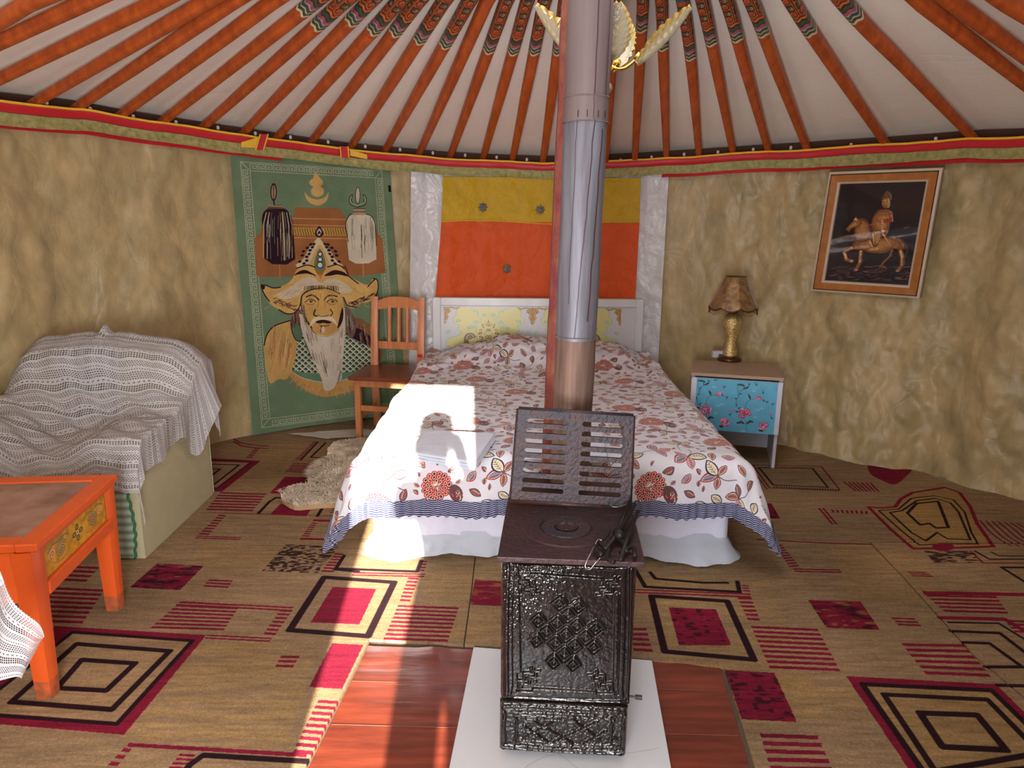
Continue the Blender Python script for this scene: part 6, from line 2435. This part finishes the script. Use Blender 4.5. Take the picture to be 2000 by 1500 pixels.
for j in range(NV):
    for i in range(NU):
        if not msk[j][i]:
            continue
        Fc.append((gv(i, j, 1), gv(i, j + 1, 1), gv(i + 1, j + 1, 1), gv(i + 1, j, 1)))
        Fc.append((gv(i, j, 0), gv(i + 1, j, 0), gv(i + 1, j + 1, 0), gv(i, j + 1, 0)))
        for di, dj, e in ((-1, 0, ((i, j), (i, j + 1))), (1, 0, ((i + 1, j + 1), (i + 1, j))), (0, -1, ((i + 1, j), (i, j))), (0, 1, ((i, j + 1), (i + 1, j + 1)))):
            a, b = i + di, j + dj
            if not (0 <= a < NU and 0 <= b < NV) or not msk[b][a]:
                Fc.append((gv(*e[0], 0), gv(*e[1], 0), gv(*e[1], 1), gv(*e[0], 1)))
mb = MB(); mb.add(V, Fc)
obj('raised_grate', mb, M_CAST, sv)
mb = MB(); mb.tube([gpt(0, 0), gpt(1, 0)], .0065, 8); mb.tube([gpt(0, 0), gpt(0, 1.0)], .0062, 8); mb.tube([gpt(1, 0), gpt(1, 1.0)], .0062, 8); obj('grate_rim', mb, M_CAST, sv, smooth=True)
mb = MB(); mb.tube([gpt(-.02, 1.01, .002), gpt(1.02, 1.01, .002)], .008, 10); obj('hinge_bar', mb, M_PLATE, sv, smooth=True)

# ------------------------------------------------------------------ stovepipe and roof column
pyy = (SMx @ Vector((0, .50, 0))).y - .015
b0 = aty(1121, 745, pyy); t0 = aty(1154, 4, pyy)
pd = (t0 - b0) / (t0.z - b0.z)
PP = lambda z: b0 + pd * (z - b0.z)
zA = .0165 + pz + .014
z1_ = aty(1113, 660, pyy - .05).z; z2_ = aty(1146, 236, pyy - .05).z; z3_ = aty(1148, 186, pyy - .05).z
pipe = thing('stovepipe', 'grey metal stovepipe rising from the stove through the roof', 'stovepipe', PP(zA))
streak = lambda nm, c, c2, r_, mt, vs: mat(nm, c, rough=r_, metal=mt, vcol=c2, vscale=vs, stretch=(1, 1, .06), bump=.15, bscale=30, detail=8)
M_P1 = streak('pipe_lower', (140, 112, 98), (78, 58, 52), .7, .15, 30)
M_P2 = streak('pipe_middle', (140, 142, 154), (88, 82, 88), .56, .35, 26)
M_P3 = streak('pipe_upper', (130, 114, 112), (94, 80, 82), .6, .25, 14)


def pseg(name, za, zb, r, m, n=40):
    mb = MB()
    zs = [za + (zb - za) * k / 24 for k in range(25)]
    mb.tube([PP(z) for z in zs], [r + .0012 * math.sin(z * 21) * .6 for z in zs], n, cap=False, up=(0, 1, 0))
    return obj(name, mb, m, pipe, smooth=True)


RP_ = .0605
pseg('lower_pipe', zA, z1_, RP_ - .001, M_P1)
pseg('middle_pipe', z1_ - .01, z2_, RP_, M_P2)
pseg('collar', z2_ - .001, z3_, RP_ + .0028, M_P3)
pseg('upper_pipe', z3_ - .004, 2.72, RP_ + .0012, M_P3)
for z, r in ((z2_, RP_ + .003), (z3_, RP_ + .003), (z1_, RP_ + .0005)):
    mb = MB(); mb.tube([PP(z) + Vector((r * math.cos(a), r * math.sin(a), 0)) for a in [2 * PI * k / 40 for k in range(41)]], .0016, 6, cap=False); obj('pipe_bead', mb, M_P3, pipe, smooth=True)
M_STAIN = mat('soot_streak', (70, 46, 50), rough=.5)
for (za, zb, a0_, a1_, w) in ((z1_, z2_, -1.75, -1.25, .0032), (z1_ + .05, z2_ - .02, -1.15, -.85, .0045), (z3_, 2.7, -1.35, -1.30, .0030), (z3_, 2.7, -.72, -.68, .0035), (z1_ + .1, z2_, -2.1, -2.0, .0016), (z2_, z3_, -1.32, -1.32, .0016)):
    mb = MB()
    mb.grid(lambda u, v: PP(za + (zb - za) * v) + Vector(((RP_ + .0042) * math.cos(a0_ + (a1_ - a0_) * v + .05 * fb(v * 6, w * 900) + (u - .5) * w / RP_), (RP_ + .0042) * math.sin(a0_ + (a1_ - a0_) * v + .05 * fb(v * 6, w * 900) + (u - .5) * w / RP_), 0)), 2, 60)
    obj('drip_streak', mb, M_STAIN, pipe, smooth=True)
for a in (-2.0, -1.6, -1.1, -.7):
    mb = MB(); mb.box((0, 0, 0), (.0018, .003, .018), Matrix.Translation(PP(z2_ + .018) + Vector(((RP_ + .003) * math.cos(a), (RP_ + .003) * math.sin(a), 0)))); obj('collar_slit', mb, M_SLIT, pipe)

cyy = pyy + RP_ + .058
cT, cB = aty(1098, 4, cyy), aty(1066, 745, cyy)
M_COL = mat('column_paint', (134, 82, 56), rough=.85, vcol=(110, 26, 48), vscale=22, bump=.5, bscale=90, detail=8, stretch=(1, 1, .6))
cdv = (cT - cB) / (cT.z - cB.z)
CPp = lambda z: cB + cdv * (z - cB.z) + Vector((.045, 0, 0))
mb = MB()
zs = [.013 + (2.56 - .013) * k / 40 for k in range(41)]
mb.tube([CPp(z) for z in zs], [.046 + .0035 * fb(z * 9, 2, 2) for z in zs], 16, sq=True, up=(0, 1, 0))
colm = obj('roof_column', mb, M_COL, smooth=True, angle=40)
tag(colm, 'worn orange-red painted wooden column standing behind the stovepipe', 'column')
colm['kind'] = 'thing'

# ------------------------------------------------------------------ fire tongs lying on the plate edge
zt_ = .0165 + pz + .022
g = lambda x, y, dz=0: atz(x, y, zt_ + dz)
tg = thing('fire_tongs', 'black iron fire tongs with claws lying on the stove plate', 'tongs', g(1200, 1050))
M_TG = mat('tongs_iron', (34, 28, 30), rough=.5, metal=.4, bump=.2)
tops = [(1238, 990), (1228, 984), (1244, 1002)]
ends = [(1180, 1078), (1172, 1088), (1213, 1096)]
for k, (P1_, P2_, mid) in enumerate(((((1240, 986)), (1184, 1072), (1205, 1045)), ((1246, 998), (1212, 1094), (1226, 1050)), ((1230, 980), (1205, 1040), (1218, 1010)))):
    mb = MB(); mb.tube([g(*P1_, .030), g(*mid, .008), g(*P2_, .006)], [.0055, .0065, .0055], 8)
    obj('tong_arm', mb, M_TG, tg, smooth=True)
for q in ([(1184, 1072), (1168, 1060), (1164, 1072), (1176, 1084)], [(1186, 1068), (1196, 1050), (1216, 1058), (1224, 1078)], [(1190, 1072), (1186, 1090), (1200, 1098)], [(1212, 1080), (1236, 1068), (1240, 1086)]):
    mb = MB(); mb.tube([g(x, y, .006) for x, y in smooth(q, 4)], .0058, 8); obj('claw', mb, M_TG, tg, smooth=True)
mb = MB(); mb.tube([g(1205, 1040, .006), g(1212, 1046, .02)], .012, 10); obj('pivot', mb, M_TG, tg, smooth=True)
mb = MB()
mb.tube([g(x, y, .012) for x, y in smooth([(1188, 984), (1198, 990), (1212, 989), (1222, 984)], 4)], .0012, 6)
w0 = [g(1176, 1056, .012), g(1168, 1054, .015), g(1160, 1068, .008), g(1152, 1084, .004)]
wf = [aty(1146, 1096, 1.655), aty(1143, 1108, 1.65), aty(1152, 1112, 1.65), aty(1164, 1098, 1.655)]
mb.tube([Vector(p) for p in smooth([tuple(p) for p in w0 + wf + [g(1172, 1090, .004)]], 4)], .0012, 6)
obj('wire_loop', mb, mat('bright_wire', (190, 190, 196), rough=.3, metal=.9), tg, smooth=True)

# ================================================================== glass-leaf ceiling lamp
cc_ = aty(1187, 128, 2.50)
M_BRASS = mat('brass', (196, 150, 60), rough=.2, metal=.9)
M_LEAF = mat('leaf_glass', (176, 164, 138), rough=.16, alpha=.72, thin=.15, spec=.7, bump=.3, bscale=60)
M_LEAFG = mat('leaf_gold', (204, 164, 70), rough=.25, metal=.6, vcol=(236, 214, 150), vscale=90)
cl_ = thing('ceiling_lamp', 'brass ceiling lamp with gold-edged glass leaf shades behind the stovepipe', 'lamp', (cc_.x, cc_.y, cc_.z - .04))
mb = MB(); mb.lathe([(.001, -.035), (.014, -.030), (.022, -.012), (.012, .0), (.020, .02), (.030, .035), (.014, .05), (.010, .08), (.001, .082)], 24, cc_); obj('hub', mb, M_BRASS, cl_, smooth=True)
mb = MB(); mb.tube([cc_ + Vector((0, 0, .07)), Vector((cc_.x, cc_.y, 2.60))], .005, 8); obj('rod', mb, M_BRASS, cl_, smooth=True)
mb = MB(); mb.lathe([(.001, -.085), (.012, -.080), (.018, -.068), (.014, -.055), (.004, -.047), (.001, -.03)], 12, cc_); obj('crystal_drop', mb, M_LEAF, cl_, smooth=True)
for az, ln in ((-20, .21), (66, .19), (116, .19), (200, .21), (272, .15)):
    a = math.radians(az)
    h_ = Vector((math.cos(a), math.sin(a), 0))
    el = math.radians(31 if az in (-20, 200) else 44)
    base_ = cc_ + h_ * .085 + Vector((0, 0, .012))
    ax_ = (h_ * math.cos(el) + Vector((0, 0, math.sin(el)))).normalized()
    sd_ = Vector((-h_.y, h_.x, 0)); up_ = sd_.cross(ax_)
    if up_.z < 0:
        up_ = -up_
    mb = MB(); mb.tube([Vector(p) for p in smooth([tuple(cc_ + h_ * .01), tuple(cc_ + h_ * .03 + Vector((0, 0, -.012))), tuple(cc_ + h_ * .06 + Vector((0, 0, -.008))), tuple(base_ + ax_ * .02)], 5)], .0052, 8)
    mb.tube([base_, base_ + ax_ * .022], [.010, .014], 12)
    obj('arm', mb, M_BRASS, cl_, smooth=True)

    def lf_(u, v, e=0.0, ln=ln):
        w = .050 * math.sin(PI * min(1, u * .93 + .04) ** .85) ** .8
        w *= 1 + .06 * math.sin(u * 60)
        vv = v * 2 - 1
        cup = -.030 * (1 - vv * vv) + .03
        rib = .0022 * math.sin((u * 8 - abs(vv) * 3) * 2 * PI)
        return base_ + ax_ * (ln * u) + sd_ * (w * vv) + up_ * (cup * math.sin(PI * u * .8 + .3) * 1.0 - .02 + rib + .05 * u * u + e)
    mb = MB(); mb.grid(lambda u, v: lf_(u, .10 + v * .8), 40, 14)
    mb.grid(lambda u, v: lf_(u, .10 + (1 - v) * .8, .003), 40, 14)
    shd = obj('leaf_shade', mb, M_LEAF, cl_, smooth=True)
    mb = MB()
    for s0, s1 in ((0, .12), (.88, 1)):
        mb.grid(lambda u, v: lf_(u, s0 + (s1 - s0) * v), 60, 3); mb.grid(lambda u, v: lf_(u, s1 - (s1 - s0) * v, .003), 60, 3)
    obj('gold_edge', mb, M_LEAFG, shd, smooth=True)

# ================================================================== the person taking the picture, in the doorway behind the camera
JN = {'pel': (-.04, -.80, .86, .13, .10), 'abd': (-.045, -.80, 1.02, .12, .10), 'che': (-.06, -.79, 1.22, .14, .10), 'nck': (-.09, -.785, 1.42, .058, .058), 'hd0': (-.10, -.78, 1.50, .080, .092), 'hd1': (-.10, -.775, 1.59, .078, .092), 'hd2': (-.10, -.78, 1.635, .05, .06),
      'shl': (-.22, -.79, 1.32, .058, .058), 'ell': (-.225, -.62, 1.12, .044, .044), 'wrl': (-.13, -.38, 1.34, .030, .030), 'hal': (-.10, -.33, 1.38, .036, .022),
      'shr': (.08, -.79, 1.32, .062, .062), 'elr': (.12, -.66, 1.10, .046, .046), 'wrr': (.00, -.40, 1.34, .030, .030), 'har': (-.02, -.34, 1.38, .036, .022),
      'hpl': (-.11, -.80, .82, .09, .09), 'knl': (-.12, -.78, .46, .058, .058), 'anl': (-.13, -.81, .09, .045, .045), 'tol': (-.13, -.68, .035, .04, .03),
      'hpr': (.05, -.80, .82, .09, .09), 'knr': (.05, -.78, .46, .058, .058), 'anr': (.05, -.81, .09, .045, .045), 'tor': (.05, -.68, .035, .04, .03)}
ED = [('pel', 'abd'), ('abd', 'che'), ('che', 'nck'), ('nck', 'hd0'), ('hd0', 'hd1'), ('hd1', 'hd2'), ('che', 'shl'), ('shl', 'ell'), ('ell', 'wrl'), ('wrl', 'hal'), ('che', 'shr'), ('shr', 'elr'), ('elr', 'wrr'), ('wrr', 'har'), ('pel', 'hpl'), ('hpl', 'knl'), ('knl', 'anl'), ('anl', 'tol'), ('pel', 'hpr'), ('hpr', 'knr'), ('knr', 'anr'), ('anr', 'tor')]
for s_, w_ in (('l', 'hal'), ('r', 'har')):
    hx, hy, hz_ = JN[w_][:3]
    sx = 1 if s_ == 'l' else -1
    for k in range(4):
        JN[f'f{s_}{k}a'] = (hx + .010 * sx + (k - 1.5) * .004, hy + .03, hz_ - .028 + k * .019, .0095, .0095)
        JN[f'f{s_}{k}b'] = (hx + .034 * sx, hy + .045, hz_ - .026 + k * .018, .008, .008)
        ED += [(w_, f'f{s_}{k}a'), (f'f{s_}{k}a', f'f{s_}{k}b')]
    JN[f't{s_}a'] = (hx + .022 * sx, hy + .005, hz_ + .042, .010, .010)
    JN[f't{s_}b'] = (hx + .048 * sx, hy + .015, hz_ + .036, .009, .009)
    ED += [(w_, f't{s_}a'), (f't{s_}a', f't{s_}b')]
keys = list(JN)
me = bpy.data.meshes.new('person')
org = Vector((-.10, -.78, 0))
me.from_pydata([tuple(Vector(JN[k][:3]) - org) for k in keys], [(keys.index(a), keys.index(b)) for a, b in ED], [])
per = bpy.data.objects.new('person', me); COL.objects.link(per); per.location = org
sm_ = per.modifiers.new('skin', 'SKIN')
for i, k in enumerate(keys):
    sv_ = me.skin_vertices[0].data[i]
    sv_.radius = JN[k][3:5]
    sv_.use_root = (k == 'pel')
per.modifiers.new('sub', 'SUBSURF').levels = 2
per.modifiers['sub'].render_levels = 2
me.materials.append(mat('dark_jacket', (60, 62, 74), rough=.9, bump=.2))
tag(per, 'person in a dark jacket standing in the open doorway holding up a phone', 'person')
